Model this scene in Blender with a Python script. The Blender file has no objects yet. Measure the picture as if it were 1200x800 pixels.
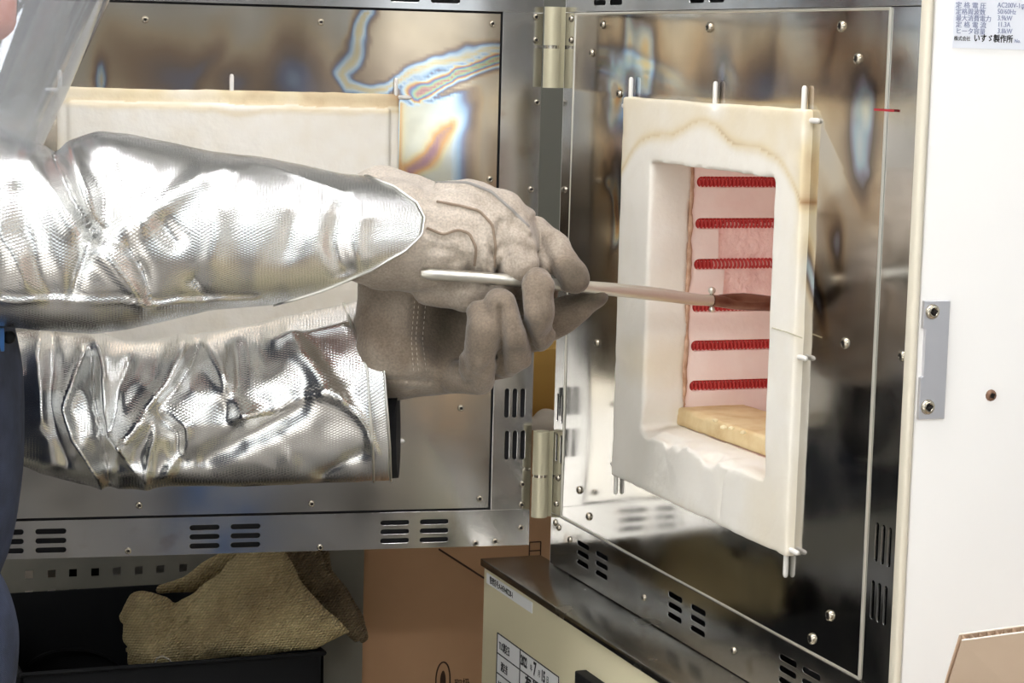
import bpy, bmesh, math, random
import numpy as np
from mathutils import Vector, Matrix, Quaternion
random.seed(7)
S = bpy.context.scene
COL = S.collection

# ------------------------------------------------------------------ camera
F_PX, CAM = 2622.65, np.array([-1.0008, -2.457, 1.5548])
YAW, PITCH, ROLL = .3618, .1289, .0261
def cam_axes():
    cy, sy, cp, sp = math.cos(YAW), math.sin(YAW), math.cos(PITCH), math.sin(PITCH)
    f = np.array([sy*cp, cy*cp, -sp]); r = np.array([cy, -sy, 0.0]); u = np.cross(r, f)
    c, s = math.cos(ROLL), math.sin(ROLL)
    return c*r+s*u, -s*r+c*u, f
CR, CU, CF = cam_axes()
cam = bpy.data.cameras.new('camera'); camo = bpy.data.objects.new('camera', cam); COL.objects.link(camo)
cam.sensor_width = 36.0; cam.lens = F_PX/1200*36; cam.clip_start = .02; cam.clip_end = 100
camo.matrix_world = Matrix(((CR[0], CU[0], -CF[0], CAM[0]), (CR[1], CU[1], -CF[1], CAM[1]), (CR[2], CU[2], -CF[2], CAM[2]), (0, 0, 0, 1)))
S.camera = camo

# ------------------------------------------------------------------ world, light, exposure
S.view_settings.view_transform = 'Standard'; S.view_settings.look = 'None'
S.view_settings.gamma = 1; S.view_settings.use_curve_mapping = False
S.view_settings.exposure = 0.0
W = bpy.data.worlds.new('world'); S.world = W; W.use_nodes = True
W.node_tree.nodes['Background'].inputs[0].default_value = (.86, .93, 1, 1)
W.node_tree.nodes['Background'].inputs[1].default_value = 1.9
LAMP_POWER = 21.0
sun = bpy.data.lights.new('sun', 'SUN'); sun.energy = 19.0; sun.angle = .02; sun.color = (1, .985, .96)  # added sun, aimed through the left window to brighten the unseen white table
suno = bpy.data.objects.new('sun', sun); COL.objects.link(suno); suno.location = (-6, -2.5, 5)
suno.rotation_euler = Vector((1.0, -.06, -.8)).to_track_quat('-Z', 'Y').to_euler()
S.cycles.max_bounces = 10; S.cycles.glossy_bounces = 8; S.cycles.diffuse_bounces = 4
S.cycles.transparent_max_bounces = 12; S.cycles.caustics_reflective = True; S.cycles.blur_glossy = 1.0
S.cycles.sample_clamp_indirect = 4.0

# ------------------------------------------------------------------ measuring helpers (photo frame 1200x800 -> world)
def ray(x, y): return CR*((x-600)/F_PX) + CU*(-(y-400)/F_PX) + CF
def at(x, y, dep): return CAM + ray(x, y)*dep
def on_x(x, y, X=0.0): d = ray(x, y); return CAM + d*((X-CAM[0])/d[0])
def on_y(x, y, Y): d = ray(x, y); return CAM + d*((Y-CAM[1])/d[1])
def on_z(x, y, Z): d = ray(x, y); return CAM + d*((Z-CAM[2])/d[2])
PH = .12
DB = np.array([-.0659, .0814, 0.0]); DD = np.array([-math.cos(PH), math.sin(PH), 0.0]); DN = np.array([-math.sin(PH), -math.cos(PH), 0.0])
def on_d(x, y, off=0.0):
    d = ray(x, y); t = ((DB+DN*off-CAM)@DN)/(d@DN); P = CAM+t*d
    return float((P-DB)@DD), float(P[2])
UZ = np.array([0, 0, 1.0])

# ------------------------------------------------------------------ noise
def _hash(i, j, k, seed):
    n = (i*374761393 + j*668265263 + k*2147483647 + seed*974634777) & 0xffffffff
    n = ((n ^ (n >> 13))*1274126177) & 0xffffffff
    return ((n ^ (n >> 16)) & 0xffff)/65535.0
def vnoise(P, freq, seed=0):
    Q = np.asarray(P, float)*freq
    I = np.floor(Q).astype(np.int64); Fr = Q-I; Fr = Fr*Fr*(3-2*Fr)
    r = 0
    for a in (0, 1):
        for b in (0, 1):
            for c in (0, 1):
                w = (Fr[..., 0] if a else 1-Fr[..., 0])*(Fr[..., 1] if b else 1-Fr[..., 1])*(Fr[..., 2] if c else 1-Fr[..., 2])
                r = r + w*_hash(I[..., 0]+a, I[..., 1]+b, I[..., 2]+c, seed)
    return r*2-1
def fbm(P, freq, octv=3, seed=0):
    return sum(vnoise(P, freq*2**o, seed+o)*.5**o for o in range(octv))

# ------------------------------------------------------------------ materials
def lin(c):
    return tuple((v/12.92 if v <= .04045 else ((v+.055)/1.055)**2.4) for v in (x/255 for x in c)) + (1,)
class NT:
    def __init__(self, name):
        self.m = bpy.data.materials.new(name); self.m.use_nodes = True
        self.t = self.m.node_tree; self.b = self.t.nodes['Principled BSDF']; self.o = self.t.nodes['Material Output']
    def n(self, typ, **kw):
        nd = self.t.nodes.new(typ)
        for k, v in kw.items():
            if k.startswith('_'): setattr(nd, k[1:], v)
            elif k.startswith('i'): nd.inputs[int(k[1:])].default_value = v
        return nd
    def l(self, a, ao, b, bi): self.t.links.new(a.outputs[ao], b.inputs[bi])
    def set(self, **kw):
        for k, v in kw.items(): self.b.inputs[k.replace('_', ' ')].default_value = v
        return self
def bump(N, h_node, h_out, strength, dist):
    b = N.n('ShaderNodeBump'); b.inputs['Strength'].default_value = strength; b.inputs['Distance'].default_value = dist
    N.l(h_node, h_out, b, 'Height'); N.l(b, 0, N.b, 'Normal'); return b
def ramp(N, stops, interp='LINEAR'):
    r = N.n('ShaderNodeValToRGB'); e = r.color_ramp; e.interpolation = interp
    while len(e.elements) < len(stops): e.elements.new(.5)
    for el, (p, c) in zip(e.elements, stops): el.position = p; el.color = c
    return r
def simple(name, rgb, rough=.6, metal=0.0, noise=None, bumpv=None, **kw):
    N = NT(name); N.set(Base_Color=lin(rgb), Roughness=rough, Metallic=metal, **kw)
    if noise or bumpv:
        tc = N.n('ShaderNodeTexCoord')
    if noise:
        sc, rgb2, lo, hi = noise
        nz = N.n('ShaderNodeTexNoise'); nz.inputs['Scale'].default_value = sc; nz.inputs['Detail'].default_value = 4
        N.l(tc, 'Object', nz, 'Vector')
        r = ramp(N, [(lo, lin(rgb)), (hi, lin(rgb2))]); N.l(nz, 0, r, 0); N.l(r, 0, N.b, 'Base Color')
    if bumpv:
        sc, st, di = bumpv
        nz = N.n('ShaderNodeTexNoise'); nz.inputs['Scale'].default_value = sc; nz.inputs['Detail'].default_value = 3
        N.l(tc, 'Object', nz, 'Vector'); bump(N, nz, 0, st, di)
    return N.m
def steel(name, base=(196, 195, 193), rough=.07, wob=.0022, wscale=5.0, tint=False, dirt=0.0, soft=False):
    """polished stainless sheet; with tint=True the vertex attribute 'tint' drives the oxide colours left by heat"""
    N = NT(name); N.set(Metallic=1.0, Roughness=rough)
    tc = N.n('ShaderNodeTexCoord')
    nz = N.n('ShaderNodeTexNoise'); nz.inputs['Scale'].default_value = wscale; nz.inputs['Detail'].default_value = 1.5
    geo = N.n('ShaderNodeNewGeometry')
    N.l(geo, 'Position', nz, 'Vector')
    b1 = N.n('ShaderNodeBump'); b1.inputs['Strength'].default_value = 1; b1.inputs['Distance'].default_value = wob
    N.l(nz, 0, b1, 'Height'); N.l(b1, 0, N.b, 'Normal')
    n2 = N.n('ShaderNodeTexNoise'); n2.inputs['Scale'].default_value = 14; n2.inputs['Detail'].default_value = 6
    N.l(geo, 'Position', n2, 'Vector')
    mr = N.n('ShaderNodeMapRange'); mr.inputs[1].default_value = .35; mr.inputs[2].default_value = .75
    mr.inputs[3].default_value = rough; mr.inputs[4].default_value = rough+.10
    N.l(n2, 0, mr, 0); N.l(mr, 0, N.b, 'Roughness')
    N.b.inputs['Base Color'].default_value = lin(base)
    if dirt:
        n3 = N.n('ShaderNodeTexNoise'); n3.inputs['Scale'].default_value = 30; n3.inputs['Detail'].default_value = 5
        N.l(geo, 'Position', n3, 'Vector')
        r3 = ramp(N, [(.60, lin(base)), (.90, lin((156, 138, 116)))]); N.l(n3, 0, r3, 0)
        N.l(r3, 0, N.b, 'Base Color')
    if tint:
        at_ = N.n('ShaderNodeAttribute'); at_.attribute_name = 'tint'
        st = [(0, lin(base)), (.10, lin((208, 200, 184))), (.20, lin((188, 170, 144) if not soft else (204, 182, 150))), (.29, lin((140, 122, 102) if not soft else (168, 142, 116))), (.36, lin((98, 86, 76) if not soft else (146, 128, 116))),
              (.42, lin((132, 134, 156))), (.48, lin((166, 192, 212))), (.56, lin((214, 224, 226))), (.63, lin((232, 216, 172))), (.69, lin((228, 172, 104))),
              (.74, lin((178, 130, 140))), (.79, lin((130, 144, 178))), (.84, lin((150, 190, 186))), (.89, lin((196, 204, 150))), (.94, lin((205, 150, 140))), (1, lin((110, 100, 84)))]
        r = ramp(N, st); N.l(at_, 'Fac', r, 0)
        mx = N.n('ShaderNodeMixRGB'); mx.inputs[0].default_value = .84; mx.inputs[1].default_value = lin(base); N.l(r, 0, mx, 2)
        N.l(mx, 0, N.b, 'Base Color')
    return N.m
def attr_mat(name, c0, c1, attr, rough=.8, bumpv=None, mid=None, noise_amt=.0, mottle=0.0, **kw):
    N = NT(name); N.set(Roughness=rough, **kw)
    a = N.n('ShaderNodeAttribute'); a.attribute_name = attr
    st = [(0, lin(c0)), (1, lin(c1))] if not mid else [(0, lin(c0)), (.5, lin(mid)), (1, lin(c1))]
    r = ramp(N, st); geo = N.n('ShaderNodeTexCoord')
    if noise_amt:
        nz = N.n('ShaderNodeTexNoise'); nz.inputs['Scale'].default_value = 45; nz.inputs['Detail'].default_value = 6; nz.inputs['Roughness'].default_value = .7
        N.l(geo, 'Object', nz, 'Vector')
        m = N.n('ShaderNodeMath', _operation='MULTIPLY_ADD'); m.inputs[1].default_value = noise_amt*2; 
        ad = N.n('ShaderNodeMath', _operation='SUBTRACT'); ad.inputs[1].default_value = noise_amt
        N.l(nz, 0, m, 0); N.l(a, 'Fac', m, 2); N.l(m, 0, ad, 0); N.l(ad, 0, r, 0)
    else: N.l(a, 'Fac', r, 0)
    if mottle:
        nm = N.n('ShaderNodeTexNoise'); nm.inputs['Scale'].default_value = 420; nm.inputs['Detail'].default_value = 3; N.l(geo, 'Object', nm, 'Vector')
        mp = N.n('ShaderNodeMapRange'); mp.inputs[1].default_value = .3; mp.inputs[2].default_value = .7; mp.inputs[3].default_value = 1-mottle; mp.inputs[4].default_value = 1+mottle*.5; N.l(nm, 0, mp, 0)
        mu = N.n('ShaderNodeMixRGB', _blend_type='MULTIPLY'); mu.inputs[0].default_value = 1; N.l(r, 0, mu, 1); N.l(mp, 0, mu, 2); r = mu
    N.l(r, 0, N.b, 'Base Color')
    if bumpv:
        sc, s_, d_ = bumpv
        nb = N.n('ShaderNodeTexNoise'); nb.inputs['Scale'].default_value = sc; nb.inputs['Detail'].default_value = 4
        N.l(geo, 'Object', nb, 'Vector'); bump(N, nb, 0, s_, d_)
    return N.m
def weave(name, rgb, rough, metal, fu, fv, strength, dist, rgb2=None, nscale=20, attr=None):
    """woven cloth: warp and weft threads along the UV axes (UVs are in metres)"""
    N = NT(name); N.set(Base_Color=lin(rgb), Roughness=rough, Metallic=metal)
    uv = N.n('ShaderNodeTexCoord'); sp = N.n('ShaderNodeSeparateXYZ'); N.l(uv, 'UV', sp, 0)
    def sn(out, f, ph=None):
        m = N.n('ShaderNodeMath', _operation='MULTIPLY'); m.inputs[1].default_value = f; N.l(sp, out, m, 0)
        s = N.n('ShaderNodeMath', _operation='SINE')
        if ph is None: N.l(m, 0, s, 0)
        else:
            a = N.n('ShaderNodeMath', _operation='ADD'); N.l(m, 0, a, 0); N.l(ph, 0, a, 1); N.l(a, 0, s, 0)
        return s
    su = sn(0, fu*2*math.pi)
    half = N.n('ShaderNodeMath', _operation='MULTIPLY'); half.inputs[1].default_value = fu*math.pi; N.l(sp, 0, half, 0)
    sg = N.n('ShaderNodeMath', _operation='SINE'); N.l(half, 0, sg, 0)
    sgn = N.n('ShaderNodeMath', _operation='SIGN'); N.l(sg, 0, sgn, 0)
    ph = N.n('ShaderNodeMath', _operation='MULTIPLY'); ph.inputs[1].default_value = math.pi/2; N.l(sgn, 0, ph, 0)
    sv = sn(1, fv*2*math.pi, ph)
    ab = N.n('ShaderNodeMath', _operation='ABSOLUTE'); N.l(sg, 0, ab, 0)
    mul = N.n('ShaderNodeMath', _operation='MULTIPLY'); N.l(ab, 0, mul, 0); N.l(sv, 0, mul, 1)
    bump(N, mul, 0, strength, dist)
    if rgb2:
        nz = N.n('ShaderNodeTexNoise'); nz.inputs['Scale'].default_value = nscale; nz.inputs['Detail'].default_value = 5
        N.l(uv, 'Object', nz, 'Vector'); r = ramp(N, [(.35, lin(rgb)), (.68, lin(rgb2))]); N.l(nz, 0, r, 0)
        mx = N.n('ShaderNodeMixRGB', _blend_type='MULTIPLY'); mx.inputs[0].default_value = .5
        mr = N.n('ShaderNodeMapRange'); mr.inputs[1].default_value = -1; mr.inputs[2].default_value = 1; mr.inputs[3].default_value = .35; mr.inputs[4].default_value = 1.0
        N.l(mul, 0, mr, 0); N.l(r, 0, mx, 1); N.l(mr, 0, mx, 2); N.l(mx, 0, N.b, 'Base Color')
    return N.m

M = {}
M['steel_f'] = steel('tinted_steel_front', tint=True, wob=.0016, wscale=4.0)
M['steel_d'] = steel('tinted_steel_door', tint=True, soft=True, wob=.0016, wscale=4.0, rough=.09)
M['steel'] = steel('stainless_strip', rough=.11, wob=.0006, wscale=9, dirt=.3)
M['ledge'] = steel('stainless_ledge', base=(160, 157, 148), rough=.20, wob=.00015, wscale=9, dirt=.3)
M['screw'] = simple('screw_steel', (190, 182, 165), .25, 1.0)
M['screw_dark'] = simple('screw_recess', (40, 36, 32), .6, .5)
M['screw_rust'] = simple('rusted_screw_steel', (128, 98, 78), .5, .6)
M['rod_steel'] = simple('polished_rod', (216, 212, 200), .30, .75)
M['paint_edge'] = simple('beige_enamel_edge', (220, 212, 192), .4)
M['tong_hot'] = simple('heat_browned_steel', (150, 128, 112), .3, 1.0, noise=(40, (120, 88, 76), .4, .7))
M['paint'] = simple('white_enamel', (236, 234, 229), .38, 0, bumpv=(160, .05, .0004))
M['cream'] = simple('cream_enamel', (224, 214, 178), .45, 0, bumpv=(220, .08, .0004))
M['hinge'] = simple('cream_hinge_metal', (205, 198, 168), .38, .35)
M['fibre'] = attr_mat('white_ceramic_fibre', (238, 233, 221), (160, 118, 78), 'stain', .92, (130, .35, .0016), mid=(222, 206, 170), noise_amt=.04)
M['fibre_in'] = simple('fired_ceramic_wall_glow', (242, 226, 216), .9, 0, noise=(26, (236, 212, 202), .4, .75), bumpv=(150, .3, .0012), Emission_Color=lin((255, 212, 200)), Emission_Strength=.08)  # faint emission added to brighten and warm the chamber walls
M['fibre_rough'] = simple('spalled_ceramic_glow', (234, 208, 198), .95, 0, noise=(80, (222, 188, 178), .4, .7), bumpv=(120, 1.0, .004), Emission_Color=lin((255, 200, 188)), Emission_Strength=.17)  # emission added to lift the spalled ceramic out of its own shade
M['ceramic_rod'] = simple('ceramic_rod', (226, 222, 214), .45)
M['slab'] = simple('tan_firebrick', (236, 212, 164), .9, 0, noise=(40, (222, 190, 138), .42, .72), bumpv=(120, .4, .0015))
M['joint'] = simple('browned_joint_fibre', (206, 172, 146), .95, 0, noise=(90, (176, 136, 106), .4, .7))
M['mitten_brown'] = weave('brown_heat_cloth', (150, 130, 98), .95, 0, 260, 260, 1.0, .002, (112, 94, 70), 14)
M['crumb'] = simple('pale_ceramic_crumb', (240, 226, 184), .95)
M['dark'] = simple('dark_interior', (24, 24, 26), .8)
M['black_plastic'] = simple('black_plastic', (10, 11, 13), .75, 0, bumpv=(90, .1, .0005), Specular_IOR_Level=.25)
M['black_knit'] = simple('black_knit_lining', (20, 20, 22), .9)
M['rack'] = simple('grey_green_rack_paint', (128, 124, 112), .55, 0, noise=(9, (112, 110, 100), .4, .7))
M['wall'] = simple('wall_paint', (226, 224, 218), .8)
M['wall_dim'] = simple('grey_wall_paint', (150, 149, 147), .85)
M['ceil'] = simple('ceiling_tile', (225, 225, 222), .9, 0, bumpv=(60, .2, .002))
M['floor'] = simple('grey_vinyl_floor', (128, 124, 118), .35, 0, noise=(5, (108, 104, 98), .4, .65))
M['card'] = simple('brown_cardboard', (202, 160, 120), .85, 0, noise=(7, (192, 149, 110), .35, .7), bumpv=(240, .08, .0004))
M['card_light'] = simple('tan_cardboard', (208, 184, 158), .85, 0, noise=(12, (198, 172, 146), .35, .7))
M['card_pale'] = simple('cardboard_paper_liner', (236, 224, 208), .85)
M['lit_card'] = simple('lit_cardboard', (206, 162, 84), .85)  # yellower copy of the cardboard, light through the hinge gap put into its colour
M['ink'] = simple('black_ink', (34, 33, 34), .7)
M['ink_blue'] = simple('blue_grey_ink', (138, 146, 176), .7)
M['ink_brown'] = simple('brown_print', (70, 46, 30), .8)
M['sticker'] = simple('white_sticker', (238, 238, 236), .5)
M['sticker_blue'] = simple('cool_white_nameplate', (240, 243, 250), .45)
M['red_ink'] = simple('red_marker_line', (170, 40, 50), .6)
M['skin'] = simple('skin', (222, 160, 142), .5, 0, noise=(60, (210, 140, 122), .4, .7), Subsurface_Weight=.15)
M['hair'] = simple('dark_hair', (36, 30, 28), .6)
M['eye'] = simple('eye_white', (225, 222, 216), .3)
M['denim'] = weave('navy_work_denim', (58, 68, 92), .85, 0, 500, 500, .5, .0006, (40, 48, 68), 40)
M['foil'] = weave('aluminised_cloth', (240, 240, 238), .26, 1.0, 330, 330, .22, .0006)
M['foil_edge'] = weave('aluminised_hem', (226, 224, 216), .3, 1.0, 330, 330, .5, .0008)
M['leather'] = attr_mat('suede_leather', (206, 194, 178), (70, 62, 48), 'soot', .95, (300, .6, .0014), mid=(138, 123, 106), noise_amt=.08, mottle=.22, Sheen_Weight=.25)
M['stitch'] = simple('pale_thread', (200, 190, 172), .9)
M['mitten'] = weave('olive_heat_cloth', (232, 210, 156), .95, 0, 260, 260, 1.0, .002, (186, 162, 118), 14)
M['boot'] = simple('black_boot_leather', (30, 28, 27), .5)
M['blue_box'] = simple('blue_paint', (40, 92, 150), .5)

def visor_mat():
    N = NT('clear_visor_plastic')
    tr = N.n('ShaderNodeBsdfTransparent'); tr.inputs[0].default_value = (.93, .95, .97, 1)
    gl = N.n('ShaderNodeBsdfGlossy'); gl.inputs['Roughness'].default_value = .05
    df = N.n('ShaderNodeBsdfDiffuse'); df.inputs[0].default_value = (.86, .87, .88, 1)
    fr = N.n('ShaderNodeFresnel'); ge = N.n('ShaderNodeNewGeometry'); io = N.n('ShaderNodeMapRange'); io.inputs[3].default_value = 1.45; io.inputs[4].default_value = 1/1.45
    N.l(ge, 'Backfacing', io, 0); N.l(io, 0, fr, 0)
    m1 = N.n('ShaderNodeMixShader'); m1.inputs[0].default_value = .085
    m2 = N.n('ShaderNodeMixShader')
    N.l(tr, 0, m1, 1); N.l(df, 0, m1, 2); N.l(fr, 0, m2, 0); N.l(m1, 0, m2, 1); N.l(gl, 0, m2, 2); N.l(m2, 0, N.o, 0)
    return N.m
M['visor'] = visor_mat()
def emis(name, rgb, power):
    N = NT(name); N.set(Base_Color=(.8, .8, .8, 1), Emission_Color=lin(rgb), Emission_Strength=power); return N.m
M['lamp'] = emis('lamp_diffuser', (252, 251, 255), LAMP_POWER)
def coil_mat():
    N = NT('glowing_coil'); N.set(Base_Color=lin((170, 58, 54)), Roughness=.7)
    N.b.inputs['Emission Color'].default_value = lin((196, 50, 48)); N.b.inputs['Emission Strength'].default_value = .15
    return N.m
M['coil'] = coil_mat()
def glass_mat():
    N = NT('window_glass'); tr = N.n('ShaderNodeBsdfTransparent'); gl = N.n('ShaderNodeBsdfGlossy'); gl.inputs['Roughness'].default_value = .02
    fr = N.n('ShaderNodeFresnel'); m = N.n('ShaderNodeMixShader'); ge = N.n('ShaderNodeNewGeometry'); io = N.n('ShaderNodeMapRange'); io.inputs[3].default_value = 1.45; io.inputs[4].default_value = 1/1.45
    N.l(ge, 'Backfacing', io, 0); N.l(io, 0, fr, 0)
    N.l(fr, 0, m, 0); N.l(tr, 0, m, 1); N.l(gl, 0, m, 2); N.l(m, 0, N.o, 0); return N.m
M['glass'] = glass_mat()

# ------------------------------------------------------------------ object helpers
WPOS = {}
def place(o, w, parent=None):
    w = Vector(w); WPOS[o] = w
    if parent is not None: o.parent = parent; o.location = w - WPOS[parent]
    else: o.location = w
def tag(o, label=None, cat=None, group=None, kind=None):
    if label: o['label'] = label
    if cat: o['category'] = cat
    if group: o['group'] = group
    if kind: o['kind'] = kind
    return o
def thing(name, loc, label, cat, group=None):
    o = bpy.data.objects.new(name, None); COL.objects.link(o); o.empty_display_size = .05
    place(o, loc); return tag(o, label, cat, group)
def link_mesh(name, me, mat, parent=None, w=None):
    o = bpy.data.objects.new(name, me); COL.objects.link(o)
    if mat is not None and len(me.materials) == 0:
        for m in (mat if isinstance(mat, (list, tuple)) else [mat]): me.materials.append(m)
    if w is not None: place(o, w, parent)
    return o
def mesh_obj(name, V, Fc, mat, parent=None, smooth=False, uv=None, attrs=None, mats=None, sharp=None):
    V = np.asarray(V, float); c = (V.min(0)+V.max(0))/2
    if parent is None: c[2] = V[:, 2].min()
    me = bpy.data.meshes.new(name); me.from_pydata((V-c).tolist(), [], [tuple(int(i) for i in f) for f in Fc]); me.update()
    if smooth:
        me.polygons.foreach_set('use_smooth', [True]*len(me.polygons))
        if sharp: me.set_sharp_from_angle(angle=sharp)
    if uv is not None:
        ul = me.uv_layers.new(name='UVMap'); li = np.empty(len(me.loops), dtype=np.int32); me.loops.foreach_get('vertex_index', li)
        ul.data.foreach_set('uv', np.asarray(uv, np.float32)[li].ravel())
    for k, v in (attrs or {}).items():
        a = me.attributes.new(k, 'FLOAT', 'POINT'); a.data.foreach_set('value', np.asarray(v, np.float32))
    o = link_mesh(name, me, mat, parent, c)
    if mats is not None: me.polygons.foreach_set('material_index', mats)
    return o
def bm_obj(name, bm, mat, parent=None, smooth=False, sharp=.6):
    bmesh.ops.recalc_face_normals(bm, faces=bm.faces[:])
    V = [v.co[:] for v in bm.verts]; bm.verts.index_update(); Fc = [[v.index for v in f.verts] for f in bm.faces]
    mi = [f.material_index for f in bm.faces]; bm.free()
    return mesh_obj(name, V, Fc, mat, parent, smooth, mats=mi if any(mi) else None, sharp=sharp if smooth else None)
def add_box(bm, lo, hi, bevel=0.0, mi=0, frame=None, seg=2):
    lo, hi = np.minimum(lo, hi), np.maximum(lo, hi)
    r = bmesh.ops.create_cube(bm, size=1.0); vs = r['verts']
    for v in vs: v.co = Vector([lo[i]+(v.co[i]+.5)*(hi[i]-lo[i]) for i in range(3)])
    fs = list({f for v in vs for f in v.link_faces})
    if bevel:
        es = list({e for v in vs for e in v.link_edges})
        rr = bmesh.ops.bevel(bm, geom=es, offset=bevel, segments=seg, affect='EDGES', profile=.5)
        fs = rr['faces']; vs = list({v for f in fs for v in f.verts})
        # collect all faces of the island
        st = list(vs); seen = set(st)
        while st:
            v = st.pop()
            for e in v.link_edges:
                w = e.other_vert(v)
                if w not in seen: seen.add(w); st.append(w)
        vs = list(seen); fs = list({f for v in vs for f in v.link_faces})
    for f in fs: f.material_index = mi
    if frame is not None:
        o, a, b, c = frame
        for v in vs: v.co = Vector(o + a*v.co[0] + b*v.co[1] + c*v.co[2])
    return vs
def box(name, lo, hi, mat, parent=None, bevel=0.0, frame=None):
    bm = bmesh.new(); add_box(bm, lo, hi, bevel, 0, frame); return bm_obj(name, bm, mat, parent, smooth=bevel > 0)
def add_tube(bm, pts, rad, n=10, cap=True, mi=0):
    pts = [np.asarray(p, float) for p in pts]; rings = []
    rads = rad if isinstance(rad, (list, tuple)) else [rad]*len(pts)
    up = None
    for i, p in enumerate(pts):
        t = pts[min(i+1, len(pts)-1)] - pts[max(i-1, 0)]; t = t/np.linalg.norm(t)
        if up is None:
            up = np.array([0, 0, 1.0]) if abs(t[2]) < .9 else np.array([1.0, 0, 0])
        a = up - t*(up@t); a /= np.linalg.norm(a); up = a; b = np.cross(t, a)
        rings.append([bm.verts.new(p + (a*math.cos(2*math.pi*k/n) + b*math.sin(2*math.pi*k/n))*rads[i]) for k in range(n)])
    for r0, r1 in zip(rings, rings[1:]):
        for k in range(n):
            f = bm.faces.new((r0[k], r0[(k+1) % n], r1[(k+1) % n], r1[k])); f.material_index = mi
    if cap:
        for r in (rings[0][::-1], rings[-1]):
            f = bm.faces.new(r); f.material_index = mi
def tube(name, pts, rad, mat, parent=None, n=10):
    bm = bmesh.new(); add_tube(bm, pts, rad, n); return bm_obj(name, bm, mat, parent, smooth=True, sharp=.9)
def rrect(cx, cy, w, h, r=None, n=5):
    r = min(w, h)/2*.999 if r is None else r
    pts = []
    for (sx, sy, a0) in ((1, 1, 0), (-1, 1, 90), (-1, -1, 180), (1, -1, 270)):
        for k in range(n):
            a = math.radians(a0 + 90*k/(n-1))
            pts.append((cx+sx*(w/2-r)+r*math.cos(a), cy+sy*(h/2-r)+r*math.sin(a)))
    return pts
def rect(x0, y0, x1, y1): return [(x0, y0), (x1, y0), (x1, y1), (x0, y1)]
def sheet_data(loops, thick, bevel=0.0):
    """a plate with real holes: first loop is the outline, the rest are holes; 2D curve filled and extruded"""
    cu = bpy.data.curves.new('tmp', 'CURVE'); cu.dimensions = '2D'; cu.fill_mode = 'BOTH'; cu.extrude = thick/2; cu.bevel_depth = bevel; cu.bevel_resolution = 1
    for lp in loops:
        sp = cu.splines.new('POLY'); sp.points.add(len(lp)-1); sp.use_cyclic_u = True
        for p, q in zip(sp.points, lp): p.co = (q[0], q[1], 0, 1)
    ob = bpy.data.objects.new('tmp', cu); COL.objects.link(ob)
    dg = bpy.context.evaluated_depsgraph_get(); me = bpy.data.meshes.new_from_object(ob.evaluated_get(dg))
    n = len(me.vertices); V = np.empty(n*3, np.float32); me.vertices.foreach_get('co', V); V = V.reshape(-1, 3)
    Fc = [list(p.vertices) for p in me.polygons]
    bpy.data.objects.remove(ob); bpy.data.curves.remove(cu); bpy.data.meshes.remove(me)
    return V.astype(float), Fc
def sheet(name, loops, thick, frame, mat, parent=None, bevel=0.0):
    V, Fc = sheet_data(loops, thick, bevel); o, a, b, c = frame
    P = o + np.outer(V[:, 0], a) + np.outer(V[:, 1], b) + np.outer(V[:, 2], c)
    bm = bmesh.new(); vs = [bm.verts.new(p) for p in P]
    for f in Fc:
        try: bm.faces.new([vs[i] for i in f])
        except ValueError: pass
    bmesh.ops.remove_doubles(bm, verts=bm.verts[:], dist=1e-6)
    return bm_obj(name, bm, mat, parent)
def text(name, body, size, frame, mat, parent=None, sx=1.0, thick=.0003, bold=0.0):
    cu = bpy.data.curves.new('tmp', 'FONT'); cu.body = body; cu.size = size; cu.extrude = thick/2; cu.offset = bold; cu.resolution_u = 2
    ob = bpy.data.objects.new('tmp', cu); COL.objects.link(ob)
    dg = bpy.context.evaluated_depsgraph_get(); me = bpy.data.meshes.new_from_object(ob.evaluated_get(dg))
    n = len(me.vertices); V = np.empty(n*3, np.float32); me.vertices.foreach_get('co', V); V = V.reshape(-1, 3).astype(float)
    Fc = [list(p.vertices) for p in me.polygons]
    bpy.data.objects.remove(ob); bpy.data.curves.remove(cu); bpy.data.meshes.remove(me)
    if n == 0: return None
    o, a, b, c = frame
    P = o + np.outer(V[:, 0]*sx, a) + np.outer(V[:, 1], b) + np.outer(V[:, 2], c)
    return mesh_obj(name, P, Fc, mat, parent)
def structure(o): o['kind'] = 'structure'; return o

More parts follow.
